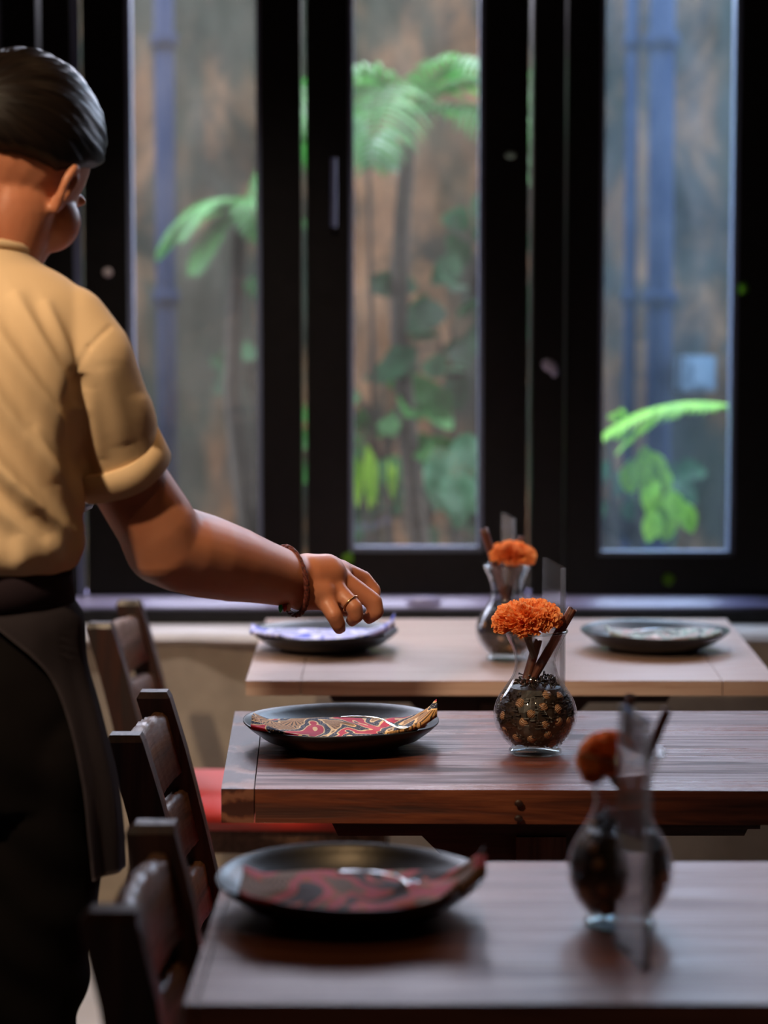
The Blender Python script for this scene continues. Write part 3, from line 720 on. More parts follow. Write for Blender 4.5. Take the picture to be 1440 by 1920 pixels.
# ------------------------------------------------------------------ vases with spices and marigolds
VP = [(.030, 0), (.0385, .001), (.0395, .006), (.036, .011), (.040, .015), (.050, .026), (.058, .040), (.062, .056), (.0605, .070), (.054, .086), (.044, .101), (.035, .115), (.031, .128), (.0305, .140), (.034, .155), (.040, .168), (.0435, .176), (.0455, .179), (.0460, .182), (.0445, .1845)]
def vase_r(z, k=1.0):
    for (r0, z0), (r1, z1) in zip(VP[1:], VP[2:]):
        if z0 <= z <= z1: return (r0 + (r1 - r0) * (z - z0) / max(1e-6, z1 - z0)) * k
    return .03 * k
def make_vase(loc, label, kb=1.0, fill=.106):
    root = thing('glass_vase', label, 'vase', loc, 0, 'glass carafe vases of spices')
    prof = interp([(r * (1 + (kb - 1) * (1 if z < .13 else .3)), z) for r, z in VP], 3)
    inner = [(max(.0, r - .0022), z) for r, z in prof if z > .017][::-1]
    bm = bmesh.new(); lathe(bm, [(0, .0)] + prof + inner + [(.03, .0145), (0, .0135)], 64); obj('glass_body', bm, 'vase_glass', root, True)
    bm = bmesh.new(); lathe(bm, [(0, .001), (.029, .001), (.0375, .002), (.0380, .006), (.0345, .0105), (.034, .0125), (0, .0125)], 64); obj('thick_foot', bm, 'foot_glass', root, True)
    bm = bmesh.new()
    for i in range(64):
        pass
    ring = [(.0455 + .0022 * math.cos(a), .1825 + .0022 * math.sin(a)) for a in [2 * PI * k / 10 for k in range(10)]]
    lathe(bm, [(r * (1 + (kb - 1) * .3), z) for r, z in ring], 64, closed=True); obj('lip', bm, 'lip_glass', root, True)
    # cloves: dark chips heaped inside
    rnd = random.Random(int(loc[0] * 1000)); cb = bmesh.new()
    core = [(0, .0155)] + [((vase_r(z, kb) - .0065), z) for z in [.018 + (fill - .024) * i / 8 for i in range(9)]] + [(0, fill + .002)]
    lathe(cb, core, 32)
    for v in cb.verts: v.co += Vector((noise.noise(v.co * 200), noise.noise(v.co * 200 + Vector((9, 0, 0))), 0)) * .002
    for k in range(900):
        z = rnd.uniform(.017, fill); a = rnd.uniform(0, 2 * PI); R = vase_r(z, kb) - .0042
        r = R * rnd.uniform(.86, 1.0) if z < fill - .012 else R * math.sqrt(rnd.random())
        if z >= fill - .012: z = fill + rnd.uniform(-.004, .010); r = min(r, vase_r(z + .004, kb) - .009)
        c = Vector((r * math.cos(a), r * math.sin(a), z)); d = Vector((rnd.uniform(-1, 1), rnd.uniform(-1, 1), rnd.uniform(-1, 1))).normalized() * .0045
        t = d.cross(Vector((c.x, c.y, .1))).normalized()
        if max((c + d).xy.length, (c - d).xy.length) > vase_r(min(.17, c.z + abs(d.z)), kb) - .0045: d = Vector((-c.y, c.x, d.z * .3)).normalized() * .004
        tube(cb, [c - d, c + d * .6, c + d], [.0009, .0012, .0021], 5)
    co = obj('cloves', cb, 'clove', None, False); co.location = loc
    tag(co, 'heap of dark dried cloves filling ' + label.split(',')[0], 'spice', kind='stuff')
    return root
nut0 = None
def make_nuts(loc, kb, n, where, seed, fill=.092):
    global nut0
    rnd = random.Random(seed); pts = []
    tries = 0
    while len(pts) < n and tries < 4000:
        tries += 1
        z = min(fill, max(.024, rnd.gauss(.052, .018)))
        a = rnd.gauss(-PI * .52, .55) if len(pts) < n * .8 else rnd.uniform(0, PI)
        rr = rnd.uniform(.0078, .0098); R = vase_r(z, kb) - .0036 - rr * 1.0
        p = Vector((R * math.cos(a), R * math.sin(a), z))
        if all((p - q).length > (rr + s) * .98 for q, s in pts): pts.append((p, rr))
    for p, rr in pts:
        if nut0 is None:
            bm = bmesh.new(); ball(bm, (0, 0, 0), (1, 1, .9), 20, 14)
            for v in bm.verts: v.co *= 1 + .05 * math.sin(math.atan2(v.co.y, v.co.x) * 6) * (1 - abs(v.co.z)) + .04 * noise.noise(v.co * 2)
            nut0 = obj('nutmeg', bm, 'nutmeg', None, True); o = nut0
        else: o = nut0.copy(); COL.objects.link(o)
        o.scale = (rr, rr, rr); o.location = Vector(loc) + p; o.rotation_euler = (rnd.uniform(0, 3), rnd.uniform(0, 3), rnd.uniform(0, 3))
        tag(o, 'small round brown dried nutmeg among cloves in the ' + where, 'spice', 'nutmegs in the ' + where)
M['nutmeg'].node_tree.nodes  # texture works in the nutmeg's own unit space
for nd in M['nutmeg'].node_tree.nodes:
    if nd.type == 'TEX_WAVE': nd.inputs['Scale'].default_value = 1.1
def marigold(loc, rx, rz, label, seed=1, tilt=(0, 0), n=330, tail=None, stem=None):
    rnd = random.Random(seed); root = thing('marigold_flower', label, 'flower', loc, 0, 'orange marigold heads in the vases')
    root.rotation_euler = (tilt[0], tilt[1], 0)
    bm = bmesh.new()
    ball(bm, (0, 0, -rz * .1), (rx * .62, rx * .62, rz * .62), 16, 10)
    for k in range(n):
        ph = rnd.uniform(0, 2 * PI); ct = rnd.uniform(-.45, 1.0); st = math.sqrt(max(0, 1 - ct * ct))
        nrm = Vector((st * math.cos(ph), st * math.sin(ph), ct)); base = Vector((nrm.x * rx * .60, nrm.y * rx * .60, nrm.z * rz * .55))
        d = (Vector((nrm.x * rx, nrm.y * rx, nrm.z * rz)).normalized() + Vector((rnd.uniform(-.3, .3), rnd.uniform(-.3, .3), rnd.uniform(-.2, .3)))).normalized()
        L = (Vector((nrm.x * rx, nrm.y * rx, nrm.z * rz)) - base).length * rnd.uniform(.8, 1.12) + .004; s = d.orthogonal().normalized()
        s.rotate(Matrix.Rotation(rnd.uniform(0, 6.28), 3, d)); up = d.cross(s); w = rnd.uniform(.0035, .0062); rows = []; f1, f2 = rnd.uniform(0, 6), rnd.uniform(2.0, 3.4)
        for i in range(4):
            t = i / 3; row = []
            for j in range(6):
                u = j / 5 * 2 - 1; ww = w * (.35 + .95 * t)
                ruff = .0026 * t * math.sin(u * f2 * 2 + f1)
                row.append(bm.verts.new(base + d * (L * t * (1 - .12 * u * u) + .001 * math.sin(u * 7 + f1) * t) + s * ww * u + up * (ruff + .003 * u * u * (1 - t))))
            rows.append(row)
        for a, b in zip(rows, rows[1:]):
            for j in range(5): bm.faces.new((a[j], a[j + 1], b[j + 1], b[j]))
    obj('petals', bm, 'marigold', root)
    bm = bmesh.new(); tube(bm, [(0, 0, -rz * .3), (.0, 0, -rz * .3 - .02), stem or (-.01, 0, -.09)], [.008, .0055, .004], 8); obj('stem', bm, 'stem', root)
    return root
def cinnamon(a, b, label, r=.006, name='cinnamon_stick'):
    a, b = Vector(a), Vector(b); L = (b - a).length; bm = bmesh.new(); n = 40; rings = []
    prof = []
    for i in range(n):
        t = i / (n - 1); ang = t * 2 * PI * 1.55; rad = r * (1 - .38 * t); prof.append((rad * math.cos(ang), rad * math.sin(ang)))
    for i in reversed(range(n)):
        t = i / (n - 1); ang = t * 2 * PI * 1.55; rad = r * (1 - .38 * t) - .0011; prof.append((rad * math.cos(ang), rad * math.sin(ang)))
    N = 14
    for k in range(N + 1):
        w = 1 + .05 * noise.noise(Vector((k * .5, r * 100, 0)))
        rings.append([bm.verts.new((x * w, y * w, L * k / N + (.0012 * math.sin(i) if k in (0, N) else 0))) for i, (x, y) in enumerate(prof)])
    m = len(prof)
    for A, B in zip(rings, rings[1:]):
        for i in range(m): bm.faces.new((A[i], A[(i + 1) % m], B[(i + 1) % m], B[i]))
    for R in (rings[0], rings[-1]):
        for i in range(n - 1): bm.faces.new((R[i], R[i + 1], R[m - 2 - i], R[m - 1 - i]))
    o = obj(name, bm, 'cinnamon', None, True); o.location = a; o.rotation_euler = (b - a).to_track_quat('Z', 'Y').to_euler(); tag(o, label, 'spice'); return o
def holder(xn, yn, xf, yf, ztop, label):
    """tall clear menu holder, nearly edge-on: two sheets folded over a gap on a small base"""
    n = Vector((xn, yn, 0)); f = Vector((xf, yf, 0)); L = (f - n).length; rz = math.atan2(f.y - n.y, f.x - n.x)
    root = thing('menu_holder', label, 'menu holder', (xn, yn, TH), rz, 'clear acrylic menu holders beside the vases'); h = ztop - TH
    for s in (-1, 1): obj('sheet', bx(0, L, s * .0035 - .001, s * .0035 + .001, .004, h), 'acrylic', root, bevel=.0006, seg=1)
    bm = bmesh.new(); box(bm, 0, .0022, -.0024, .0024, .004, h); box(bm, L - .0022, L, -.0024, .0024, .004, h); box(bm, .003, L - .003, -.0024, .0024, h - .002, h)
    obj('edge_strip', bm, 'acrylic', root)
    obj('base', bx(0, L, -.006, .006, 0, .004), 'acrylic', root, bevel=.001, seg=1)
    return root
# middle vase
V1 = Vector((.2235, 3.04, TH)); make_vase(V1, 'clear glass vase of spices on the middle table, in sharp focus')
make_nuts(V1, 1.0, 26, 'middle vase', 4)
marigold(P(988, 1163, 3.025), .049, .027, 'ruffled orange marigold head resting in the middle vase mouth', 3, (math.radians(4), math.radians(-4)), 420, stem=(.008, .01, -.06))
m2 = P(1000, 1200, 3.10)
cinnamon(V1 + Vector((-.016, 0, .09)), P(1074, 1142, 3.035), 'cinnamon stick leaning right out of the middle vase', .0078)
cinnamon(V1 + Vector((-.020, -.006, .088)), V1 + Vector((.004, .006, .168)), 'short cinnamon stick inside the neck of the middle vase', .0075)
holder(P(1056, 1066, 3.17).x, 3.17, P(1022, 1046, 3.33).x, 3.33, 1.012, 'clear acrylic menu holder behind the middle vase')
# far vase
V2 = Vector((P(950, 1200, 3.96).x, 3.96, TH)); make_vase(V2, 'clear glass vase of spices on the far pale table, blurred', .97)
make_nuts(V2, .97, 14, 'far vase', 8)
marigold(P(961, 1043, 3.95), .042, .026, 'round orange marigold head in the far vase', 6, (0, math.radians(5)), 300, stem=(-.006, 0, -.07))
cinnamon(V2 + Vector((.006, 0, .092)), P(906, 992, 3.95), 'cinnamon stick leaning left out of the far vase', .009)
cinnamon(V2 + Vector((.0, .012, .095)), P(978, 1006, 3.98), 'small cinnamon stick behind the marigold in the far vase', .006)
holder(P(963, 976, 4.085).x, 4.085, P(944, 961, 4.24).x, 4.24, 1.012, 'clear acrylic menu holder behind the far vase')
# near vase
V3 = Vector((P(1162, 1700, 2.125).x, 2.125, TH)); make_vase(V3, 'clear glass vase of spices on the nearest table, very blurred', .90)
make_nuts(V3, .90, 14, 'nearest vase', 15)
marigold(P(1138, 1424, 2.12), .029, .026, 'deep orange marigold head in the nearest vase', 9, (0, math.radians(-25)), 260, stem=(.01, 0, -.06))
cinnamon(V3 + Vector((-.004, 0, .095)), P(1252, 1330, 2.13), 'dark cinnamon stick leaning right out of the nearest vase', .0055)
cinnamon(V3 + Vector((.002, .010, .095)), P(1182, 1304, 2.15), 'thin red brown cinnamon stick standing upright in the nearest vase', .005)
holder(P(1216, 1345, 1.965).x, 1.965, P(1166, 1295, 2.055).x, 2.055, .994, 'clear acrylic menu holder in front of the nearest vase')

# ------------------------------------------------------------------ the waitress
person = thing('person', 'person with black hair in a sand t-shirt and dark apron, seen from behind, reaching right', 'person', (-.53, 2.60, 0))
PO = person.location.copy()
def unparent_off(o):  # geometry is modelled in room coordinates
    o.parent = person; o.matrix_parent_inverse = Matrix.Translation(-PO); return o
HC = Vector((-.470, 2.665, 1.566))                      # head centre
yaw, hp, HS = math.radians(-27), math.radians(-22), 1.09
HR = Matrix.Rotation(math.radians(13), 3, 'Y') @ Matrix.Rotation(yaw, 3, 'Z') @ Matrix.Rotation(hp, 3, 'X')
H = lambda x, y, z: HC + HR @ Vector((x, y, z)) * HS
def hball(bm, c, r, rot=None): ball(bm, H(*c), tuple(q * HS for q in r), 24, 16, HR @ rot if rot else HR)
bm = bmesh.new()
# skull, face and jaw
hball(bm, (0, -.012, .030), (.079, .096, .092)); hball(bm, (0, .028, -.015), (.066, .066, .085)); hball(bm, (0, .040, -.060), (.054, .046, .050)); hball(bm, (0, .015, -.045), (.066, .060, .055))
hball(bm, (0, .072, -.098), (.022, .018, .018)); hball(bm, (.044, .044, -.028), (.034, .034, .036)); hball(bm, (-.044, .044, -.028), (.034, .034, .036))

hball(bm, (0, .098, -.018), (.009, .012, .024), Matrix.Rotation(-.25, 3, 'X')); hball(bm, (0, .106, -.034), (.013, .012, .010)); hball(bm, (.011, .098, -.038), (.008, .008, .007)); hball(bm, (-.011, .098, -.038), (.008, .008, .007))
hball(bm, (0, .078, .022), (.050, .016, .012)); hball(bm, (0, .088, -.064), (.022, .010, .007)); hball(bm, (0, .087, -.073), (.019, .010, .007))
# ears
for s in (1, -1):
    chain(bm, [H(s * .083, -.006, .022), H(s * .090, -.019, .016), H(s * .090, -.022, .0), H(s * .085, -.014, -.016), H(s * .079, -.004, -.030)], [.0065, .0062, .006, .006, .0075], 10)
    chain(bm, [H(s * .076, .006, .015), H(s * .074, .004, -.022)], [.009, .008], 10)
# neck
chain(bm, [(-.520, 2.60, 1.38), (-.505, 2.615, 1.45), H(0, -.030, -.055)], [.072, .060, .052], 28)
chain(bm, [H(.022, -.005, -.050), Vector((-.495, 2.625, 1.455))], [.058, .058], 28)
# torso (under the shirt), hips, legs
loft(bm, interp([(-.53, 2.60, .88, .14, .10), (-.53, 2.60, 1.0, .14, .10), (-.53, 2.60, 1.08, .125, .09), (-.53, 2.60, 1.2, .135, .10), (-.525, 2.605, 1.33, .145, .10), (-.515, 2.61, 1.40, .11, .075)], 3))
SH = P(163, 672, 2.60); SL = Vector((-.715, 2.63, 1.335))
ELB = P(308, 1022, 2.735); WR = P(548, 1088, 2.93)
def arm(a, b, c, k=1.0, mid=None):
    u = mid or a.lerp(b, .55)
    chain(bm, [a, a.lerp(u, .5), u, b.lerp(a, .12), b], [.050 * k, .050 * k, .0495 * k, .0530 * k, .0535 * k], 28)
    d = c - b
    chain(bm, [b, b + d * .12, b + d * .30, b + d * .52, b + d * .75, c], [.0540 * k, .057 * k, .0565 * k, .0520 * k, .0445 * k, .0385 * k], 28)
arm(SH, ELB, WR, 1.0, P(229, 884, 2.682)); chain(bm, [P(282, 955, 2.70), P(318, 996, 2.73), P(354, 1025, 2.765), P(412, 1063, 2.82)], [.041, .042, .0425, .041], 24)
# the right hand, palm down, fingers curled towards the plate
def W2(px, py, Y): return P(px, py, Y)
palm_pts = [(556, 1092, 2.935, .0355), (580, 1082, 2.94, .033), (610, 1078, 2.955, .031)]
chain(bm, [W2(*p[:3]) for p in palm_pts], [p[3] for p in palm_pts], 20)
chain(bm, [W2(566, 1106, 2.925), W2(600, 1112, 2.93)], [.030, .025], 20)
chain(bm, [W2(575, 1072, 2.95), W2(618, 1065, 2.985), W2(640, 1072, 2.98)], [.027, .0195, .0150], 20)
MC = {'index': (640, 1068, 2.990), 'middle': (645, 1088, 2.965), 'ring': (633, 1108, 2.940), 'little': (612, 1128, 2.920)}
for k, m in MC.items(): chain(bm, [W2(585, 1088, 2.945), W2(*m)], [.024, .0150], 16)
fingers = {'index': [MC['index'], (682, 1085, 3.010), (702, 1108, 3.010), (700, 1124, 3.000)],
           'middle': [MC['middle'], (700, 1128, 2.965), (705, 1146, 2.965), (692, 1158, 2.975)],
           'ring': [MC['ring'], (664, 1138, 2.925), (668, 1154, 2.928), (660, 1163, 2.945)],
           'little': [MC['little'], (626, 1153, 2.905), (634, 1170, 2.912), (636, 1178, 2.920)]}
FRD = {'index': [.0140, .0118, .0106, .0088], 'middle': [.0145, .0132, .0120, .0098], 'ring': [.0140, .0122, .0112, .0094], 'little': [.0135, .0120, .0110, .0092]}
for k, pts in fingers.items(): chain(bm, [W2(*p) for p in pts], FRD[k], 16)
# thumb on the far, lower side of the palm, closing towards the fingers
chain(bm, [W2(585, 1095, 2.965), W2(618, 1122, 2.995), W2(650, 1142, 2.995), W2(668, 1150, 2.985)], [.020, .0135, .0112, .0088], 16)
# left arm bent forward, holding the tray
SLe, SLw = Vector((-.775, 2.72, 1.09)), Vector((-.62, 2.90, 1.10))
arm(SL, SLe, SLw, .95)
chain(bm, [SLw, SLw + Vector((.04, .03, .0))], [.030, .026], 16)
for k in range(4):
    b0 = SLw + Vector((.05, .005 + .018 * k, .004)); chain(bm, [SLw + Vector((.03, .02, 0)), b0, b0 + Vector((.032, .004, .004)), b0 + Vector((.052, .006, .004))], [.020, .0105, .009, .0075], 12)
chain(bm, [SLw + Vector((.01, -.01, .01)), SLw + Vector((.035, -.02, .032)), SLw + Vector((.06, -.012, .038))], [.016, .011, .009], 12)
body = unparent_off(remesh(bm, 'body', 'skin', 0.0034, 5))
# nails
for k, a, b in (('index', 2, 3), ('middle', 2, 3), ('ring', 2, 3), ('little', 2, 3)):
    p = W2(*fingers[k][b]); q = W2(*fingers[k][a]); d = (p - q).normalized()
    nb = bmesh.new(); ball(nb, p + d * .002 + Vector((.0045, .0, .0)) , (.0045, .0045, .005), 10, 8); unparent_off(obj('fingernail', nb, 'nail', None, True))
# eyes and mouth (turned away from the camera)
for s in (1, -1):
    eb = bmesh.new(); ball(eb, H(s * .028, .078, .0), .0105, 14, 10); unparent_off(obj('eye', eb, 'eye', None, True))
lb = bmesh.new(); ball(lb, H(0, .090, -.068), (.017, .006, .006), 16, 8, HR); unparent_off(obj('lips', lb, 'lip', None, True))

# hair: a slicked cap running into the hairline, with a low bun
hb = bmesh.new(); nu, nv = 128, 96; rows = []; uvs = {}
def hairline(d):
    """+ inside the hair, - outside, for a unit direction in head space"""
    x, y, z = d; ax = abs(x)
    front = 0.74 - y                      # forehead
    low = z - (-0.80 + 0.42 * ax) if y < -0.15 else z - (-0.80 + .42 * ax + (y + .15) * .80)
    return min(front * 1.2, low * 1.0)
for j in range(nv + 1):
    th = PI * j / nv; row = []
    for i in range(nu):
        ph = 2 * PI * i / nu; d = Vector((math.sin(th) * math.cos(ph), math.cos(th) * -1, math.sin(th) * math.sin(ph)))  # axis runs front-back
        h = hairline(d); t = max(0, min(1, (h + .02) / .28)); t = t * t * (3 - 2 * t)
        bulge = .012 + .008 * max(0, d.z) + .006 * max(0, -d.y)
        off = -.010 + (bulge + .010) * t
        off += t * (.0011 * math.sin(ph * 46 + 3 * math.sin(th * 5)) + .0026 * noise.noise(Vector((math.cos(ph) * 7, math.sin(ph) * 7, th * 1.2))))
        r = Vector((.079, .096, .092)); p = Vector((d.x * (r.x + off), d.y * (r.y + off) - .012, d.z * (r.z + off) + .030))
        if d.z < -.1 and d.y < 0: p.z += (d.z + .1) * -.01
        v = hb.verts.new(H(*p)); row.append(v); uvs[v] = (th / PI, ph / (2 * PI))
        if j in (0, nv): break
    rows.append(row)
uvl = hb.loops.layers.uv.new('UVMap')
for A, B in zip(rows, rows[1:]):
    for i in range(nu):
        k = (i + 1) % nu
        if len(A) == 1: f = hb.faces.new((A[0], B[i], B[k]))
        elif len(B) == 1: f = hb.faces.new((A[i], B[0], A[k]))
        else: f = hb.faces.new((A[i], B[i], B[k], A[k]))
        for lp in f.loops:
            uu, vv = uvs[lp.vert]
            if i == nu - 1 and lp.vert in (A[0], B[0]) : vv = 1.0
            lp[uvl].uv = (uu, vv)
hair = unparent_off(obj('hair', hb, 'hair', None, True))
bb = bmesh.new(); ball(bb, H(-.015, -.135, .0), (.040, .030, .036), 32, 20, HR)
for v in bb.verts: v.co += (v.co - H(-.015, -.135, 0)).normalized() * .002 * math.sin(v.co.z * 900)
bun = obj('hair_bun', bb, 'hair', None, True); bun.parent = hair; bun.matrix_parent_inverse = Matrix.Translation(-PO) @ Matrix.Identity(4)
bun.matrix_parent_inverse = Matrix.Identity(4)
# t-shirt
bm = bmesh.new()
loft(bm, interp([(-.510, 2.610, 1.470, .066, .064), (-.513, 2.608, 1.455, .083, .074), (-.518, 2.606, 1.435, .125, .086), (-.522, 2.604, 1.405, .158, .102), (-.527, 2.602, 1.36, .170, .118), (-.530, 2.60, 1.30, .168, .126), (-.530, 2.60, 1.22, .158, .128), (-.532, 2.60, 1.14, .152, .128), (-.533, 2.60, 1.10, .157, .134), (-.533, 2.60, 1.080, .150, .128), (-.533, 2.60, 1.066, .132, .112)][::-1], 4), 48)
CUFc = P(224, 868, 2.672)
chain(bm, [Vector((-.44, 2.605, 1.395)), Vector((-.395, 2.602, 1.372)), SH, SH.lerp(CUFc, .5)], [.052, .056, .0585, .0585], 28)
tube(bm, [SH.lerp(CUFc, .5), CUFc], [.0585, .0565], 28)
chain(bm, [Vector((-.60, 2.605, 1.395)), Vector((-.665, 2.61, 1.37)), SL, SL.lerp(SLe, .45)], [.052, .055, .058, .060], 28)
tube(bm, [SL.lerp(SLe, .45), SL.lerp(SLe, .62)], [.06, .062], 28)
folds = [  # photo pixels on her back: start, end, width m, height m
    ((20, 545), (126, 742), .012, .012), ((-25, 590), (124, 820), .013, .013), ((-70, 640), (100, 900), .014, .012), ((75, 560), (130, 690), .009, .008),
    ((-30, 840), (122, 1020), .015, .016), ((-70, 880), (90, 1045), .014, .013), ((-90, 730), (60, 960), .014, .011), ((60, 800), (132, 980), .011, .009),
    ((30, 1005), (42, 1060), .008, .004), ((75, 1010), (84, 1056), .008, .004), ((-30, 1005), (-15, 1060), .008, .004),
    ((248, 740), (270, 815), .012, .004), ((180, 690), (215, 840), .014, .005), ((150, 730), (165, 870), .012, .005),
    ((134, 700), (130, 770), .010, -.012), ((130, 770), (136, 905), .011, -.018)]
fw = [(P(a[0], a[1], 2.5), P(b[0], b[1], 2.5), w, h) for a, b, w, h in folds]
seam = [P(205, 612, 2.56), P(170, 650, 2.55), P(138, 695, 2.53), P(130, 760, 2.52)]
def segd(p, a, b):
    ax, az, bx_, bz = a.x, a.z, b.x, b.z; dx, dz = bx_ - ax, bz - az; L = dx * dx + dz * dz
    t = ((p.x - ax) * dx + (p.z - az) * dz) / L; tc = max(0, min(1, t)); ex, ez = p.x - ax - dx * tc, p.z - az - dz * tc
    return math.hypot(ex, ez), tc
def shirt_fn(p, nn):
    q = p.copy(); amt = 0
    if nn.y < .25:
        for a, b, w, h in fw:
            d, t = segd(p, a, b)
            if d < w * 3:
                side = math.copysign(1, (b.x - a.x) * (p.z - a.z) - (b.z - a.z) * (p.x - a.x)) if h > .006 else 0
                amt += h * (math.exp(-(d / w) ** 2) - .6 * max(0, side) * (d / w) * math.exp(-(d / (w * 1.1)) ** 2)) * (.15 + .85 * math.sin(PI * min(1, max(0, t)) ) ** .6)
        for a, b in zip(seam, seam[1:]):
            d, t = segd(p, a, b)
            if d < .008: amt -= .0022 * math.exp(-(d / .0022) ** 2)
    amt += .003 * noise.noise(Vector((p.x * 10, p.y * 10, p.z * 6)))
    wz = max(0, 1 - abs(p.z - 1.10) / .035)
    amt += wz * .002 * math.sin(p.x * 110 + p.y * 90)
    return q + nn * amt
shirt = unparent_off(remesh(bm, 't_shirt', 'shirt', 0.0042, 5, fn=shirt_fn))
# rolled cuffs
def cuff(a, b, r0, r1, tilt_d, name='rolled_cuff'):
    a, b = Vector(a), Vector(b); bm = bmesh.new(); ax = (b - a).normalized(); n = 56
    up = ax.orthogonal().normalized(); s = ax.cross(up); prof = [(r0 - .006, 0), (r0 + .001, -.001), (r0 + .0035, .004), (r0 * .5 + r1 * .5 + .004, .5), (r1 + .004, .97), (r1 + .001, 1.0), (r1 - .006, .995)]
    L = (b - a).length; rings = []
    for r, t in prof:
        tt = t if t <= 1 else 1
        if abs(t) < .01 and t != 0: tt = t
        rings.append([bm.verts.new(a + ax * (L * tt + .0015 * math.sin(k / n * 2 * PI * 3)) + (up * math.cos(2 * PI * k / n) + s * math.sin(2 * PI * k / n)) * (r + .0012 * math.sin(k / n * 2 * PI * 5 + r * 300))) for k in range(n)])
    rings.append([v for v in rings[0]])
    for A, B in zip(rings, rings[1:]):
        for k in range(n): bm.faces.new((A[k], A[(k + 1) % n], B[(k + 1) % n], B[k]))
    o = obj(name, bm, 'shirt', None, True); o.parent = shirt; return o
cuff(P(209, 840, 2.662), P(234, 888, 2.682), .0610, .0605, 0)
cuff(SL.lerp(SLe, .55), SL.lerp(SLe, .70), .062, .060, 0)
# collar
cb = bmesh.new(); n = 60; rr = []
for k in range(n + 1):
    a = 2 * PI * k / n; rr.append(Vector((-.509 + .066 * math.cos(a), 2.612 + .064 * math.sin(a), 1.466 - .012 * math.sin(a))))
tube(cb, rr, .0065, 10); co = obj('collar', cb, 'shirt', None, True); co.parent = shirt

# trousers
bm = bmesh.new()
loft(bm, interp([(-.53, 2.60, 1.07, .128, .108), (-.53, 2.60, 1.0, .138, .115), (-.53, 2.60, .92, .150, .125), (-.53, 2.60, .84, .158, .125), (-.53, 2.60, .78, .158, .118)][::-1], 3), 48)
chain(bm, [(-.448, 2.60, .84), (-.447, 2.61, .66), (-.462, 2.62, .48), (-.462, 2.59, .12)], [.094, .086, .070, .055], 28)
chain(bm, [(-.612, 2.60, .84), (-.615, 2.60, .66), (-.610, 2.59, .48), (-.605, 2.57, .12)], [.094, .086, .070, .055], 28)
def tr_fn(p, nn): return p + nn * (.006 * noise.noise(Vector((p.x * 9, p.y * 9, p.z * 16))) + .003 * math.sin(p.z * 70 + p.x * 60) * max(0, min(1, (1.0 - p.z) * 4)))
unparent_off(remesh(bm, 'trousers', 'trousers', 0.006, 4, fn=tr_fn))
for x, y in ((-.462, 2.63), (-.605, 2.61)):
    sb = bmesh.new(); ball(sb, (x, y + .03, .035), (.046, .13, .034), 24, 14); ball(sb, (x, y - .03, .06), (.040, .06, .055), 20, 12)
    for v in sb.verts: v.co.z = max(v.co.z, .004)
    unparent_off(obj('shoe', sb, 'tray', None, True))
# apron: waistband and a skirt open at the back
def ell(cx, cy, rx, ry, a): return (cx + rx * math.cos(a), cy + ry * math.sin(a))
bm = bmesh.new(); n = 72; rings = []
for z, rx, ry in ((1.028, .139, .118), (1.030, .144, .123), (1.055, .1435, .122), (1.076, .142, .120), (1.078, .137, .115)):
    rings.append([bm.verts.new((*ell(-.533, 2.60, rx, ry, 2 * PI * k / n), z)) for k in range(n)])
rings.append(rings[0])
for A, B in zip(rings, rings[1:]):
    for k in range(n): bm.faces.new((A[k], A[(k + 1) % n], B[(k + 1) % n], B[k]))
ap_rows = [  # photo row, right edge, opening edge
    (1118, 134, -60), (1160, 157, 0), (1240, 163, 80), (1330, 187, 120), (1450, 215, 148), (1540, 226, 158), (1626, 230, 166)]
ZQ = []
for py, re_, op in ap_rows:
    z = P(100, py, 2.6).z; xr = P(re_, py, 2.6).x; xo = P(op, py, 2.5).x; ZQ.append((z, xr, xo))
ZI = interp(ZQ, 6)
sk = bmesh.new(); rows = []; nu = 90
for z, xr, xo in ZI:
    cx = -.533; rx = xr - cx; ry = .105 + (rx - .12) * .45; ca = max(-.98, min(.98, (xo - cx) / rx)); a0 = -math.acos(ca); a1 = 3 * PI - math.acos(ca) * -1 - 2 * PI
    a1 = PI + (-a0 if False else math.acos(ca))           # mirrored opening on her left
    a1 = PI - a0
    row = []
    dep = max(0, min(1, (1.05 - z) / .3))
    for i in range(nu + 1):
        a = a0 + (a1 - a0) * i / nu
        fold = dep * (.007 * math.sin(a * 9 + z * 3) + .004 * math.sin(a * 21))
        x, y = ell(cx, 2.60, rx + fold * .5, ry + fold, a); row.append(sk.verts.new((x, y, z)))
    rows.append(row)
for A, B in zip(rows, rows[1:]):
    for i in range(nu): sk.faces.new((A[i], A[i + 1], B[i + 1], B[i]))
bmesh.ops.solidify(sk, geom=sk.faces[:], thickness=.0025)
apron = unparent_off(obj('apron', sk, 'apron', None, True))
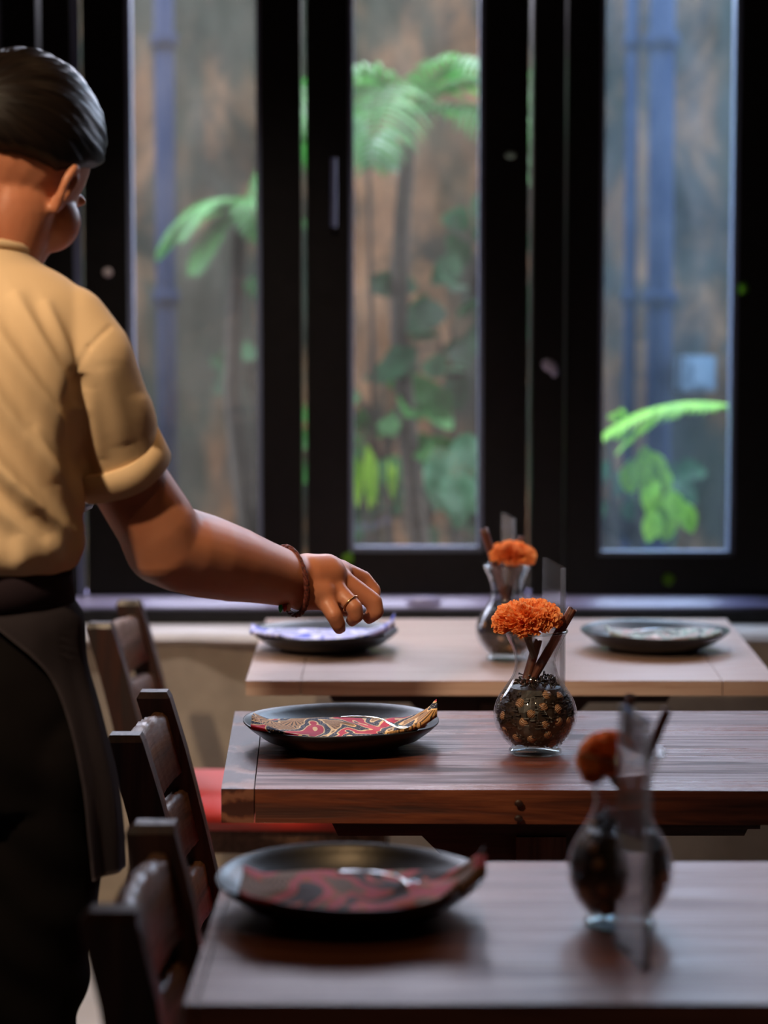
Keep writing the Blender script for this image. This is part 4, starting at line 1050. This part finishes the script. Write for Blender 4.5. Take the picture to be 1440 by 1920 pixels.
band = obj('waistband', bm, 'apron_band', None, True); band.parent = apron
# bracelet: braided cords with beads, and a ring
ax = (W2(575, 1085, 2.94) - WR).normalized(); up = ax.orthogonal().normalized(); s = ax.cross(up)
bc = P(545, 1089, 2.93); bb = bmesh.new(); n = 72
ax = Vector((.86, .50, -.08)).normalized(); up = Vector((0, 0, 1)); up = (up - ax * up.dot(ax)).normalized(); s = ax.cross(up)
for c_ in range(3):
    pts = []
    for k in range(n + 1):
        a = 2 * PI * k / n; w = .0022 * math.sin(a * 9 + c_ * 2.09); v = .0016 * math.cos(a * 9 + c_ * 2.09)
        pts.append(bc + (up * math.cos(a) * 1.0 + s * math.sin(a)) * (.0478 + v) + ax * (w - .010 * math.cos(a)))
    tube(bb, pts, .0027, 6)
br = unparent_off(obj('bracelet', bb, 'cord_red', None, True))
for (px, py, m, r) in ((526, 1140, 'bead_green', .0045), (534, 1138, 'bead_red', .0048), (541, 1138, 'nail', .0045)):
    b2 = bmesh.new(); c = P(px, py, 2.895); ball(b2, c, (r * .7, r * .8, r * 1.5), 12, 8); o = obj('bead', b2, m, None, True); o.parent = br
rb = bmesh.new(); a, b = W2(*fingers['ring'][0]), W2(*fingers['ring'][1]); d = (b - a).normalized(); c = a.lerp(b, .80); u1 = d.orthogonal().normalized(); u2 = d.cross(u1)
tube(rb, [c + (u1 * math.cos(2 * PI * k / 32) + u2 * math.sin(2 * PI * k / 32)) * .0138 for k in range(33)], .0012, 6); unparent_off(obj('finger_ring', rb, 'gold', None, True))
for ch_ in list(person.children): pass
# fix grandchildren: they are modelled in room coordinates too, parents carry identity
# dark tray in her other hand
tb = bmesh.new(); tz = P(165, 958, 2.98).z; txc = P(180, 958, 2.98).x - .155
lathe(tb, [(0, 0), (.142, 0), (.150, .004), (.155, .016), (.1525, .017), (.147, .007), (.140, .004), (0, .004)], 64, (txc, 2.97, tz))
tag(obj('serving_tray', tb, 'tray', None, True), 'dark round tray whose edge shows between the waitress waist and arm', 'tray')
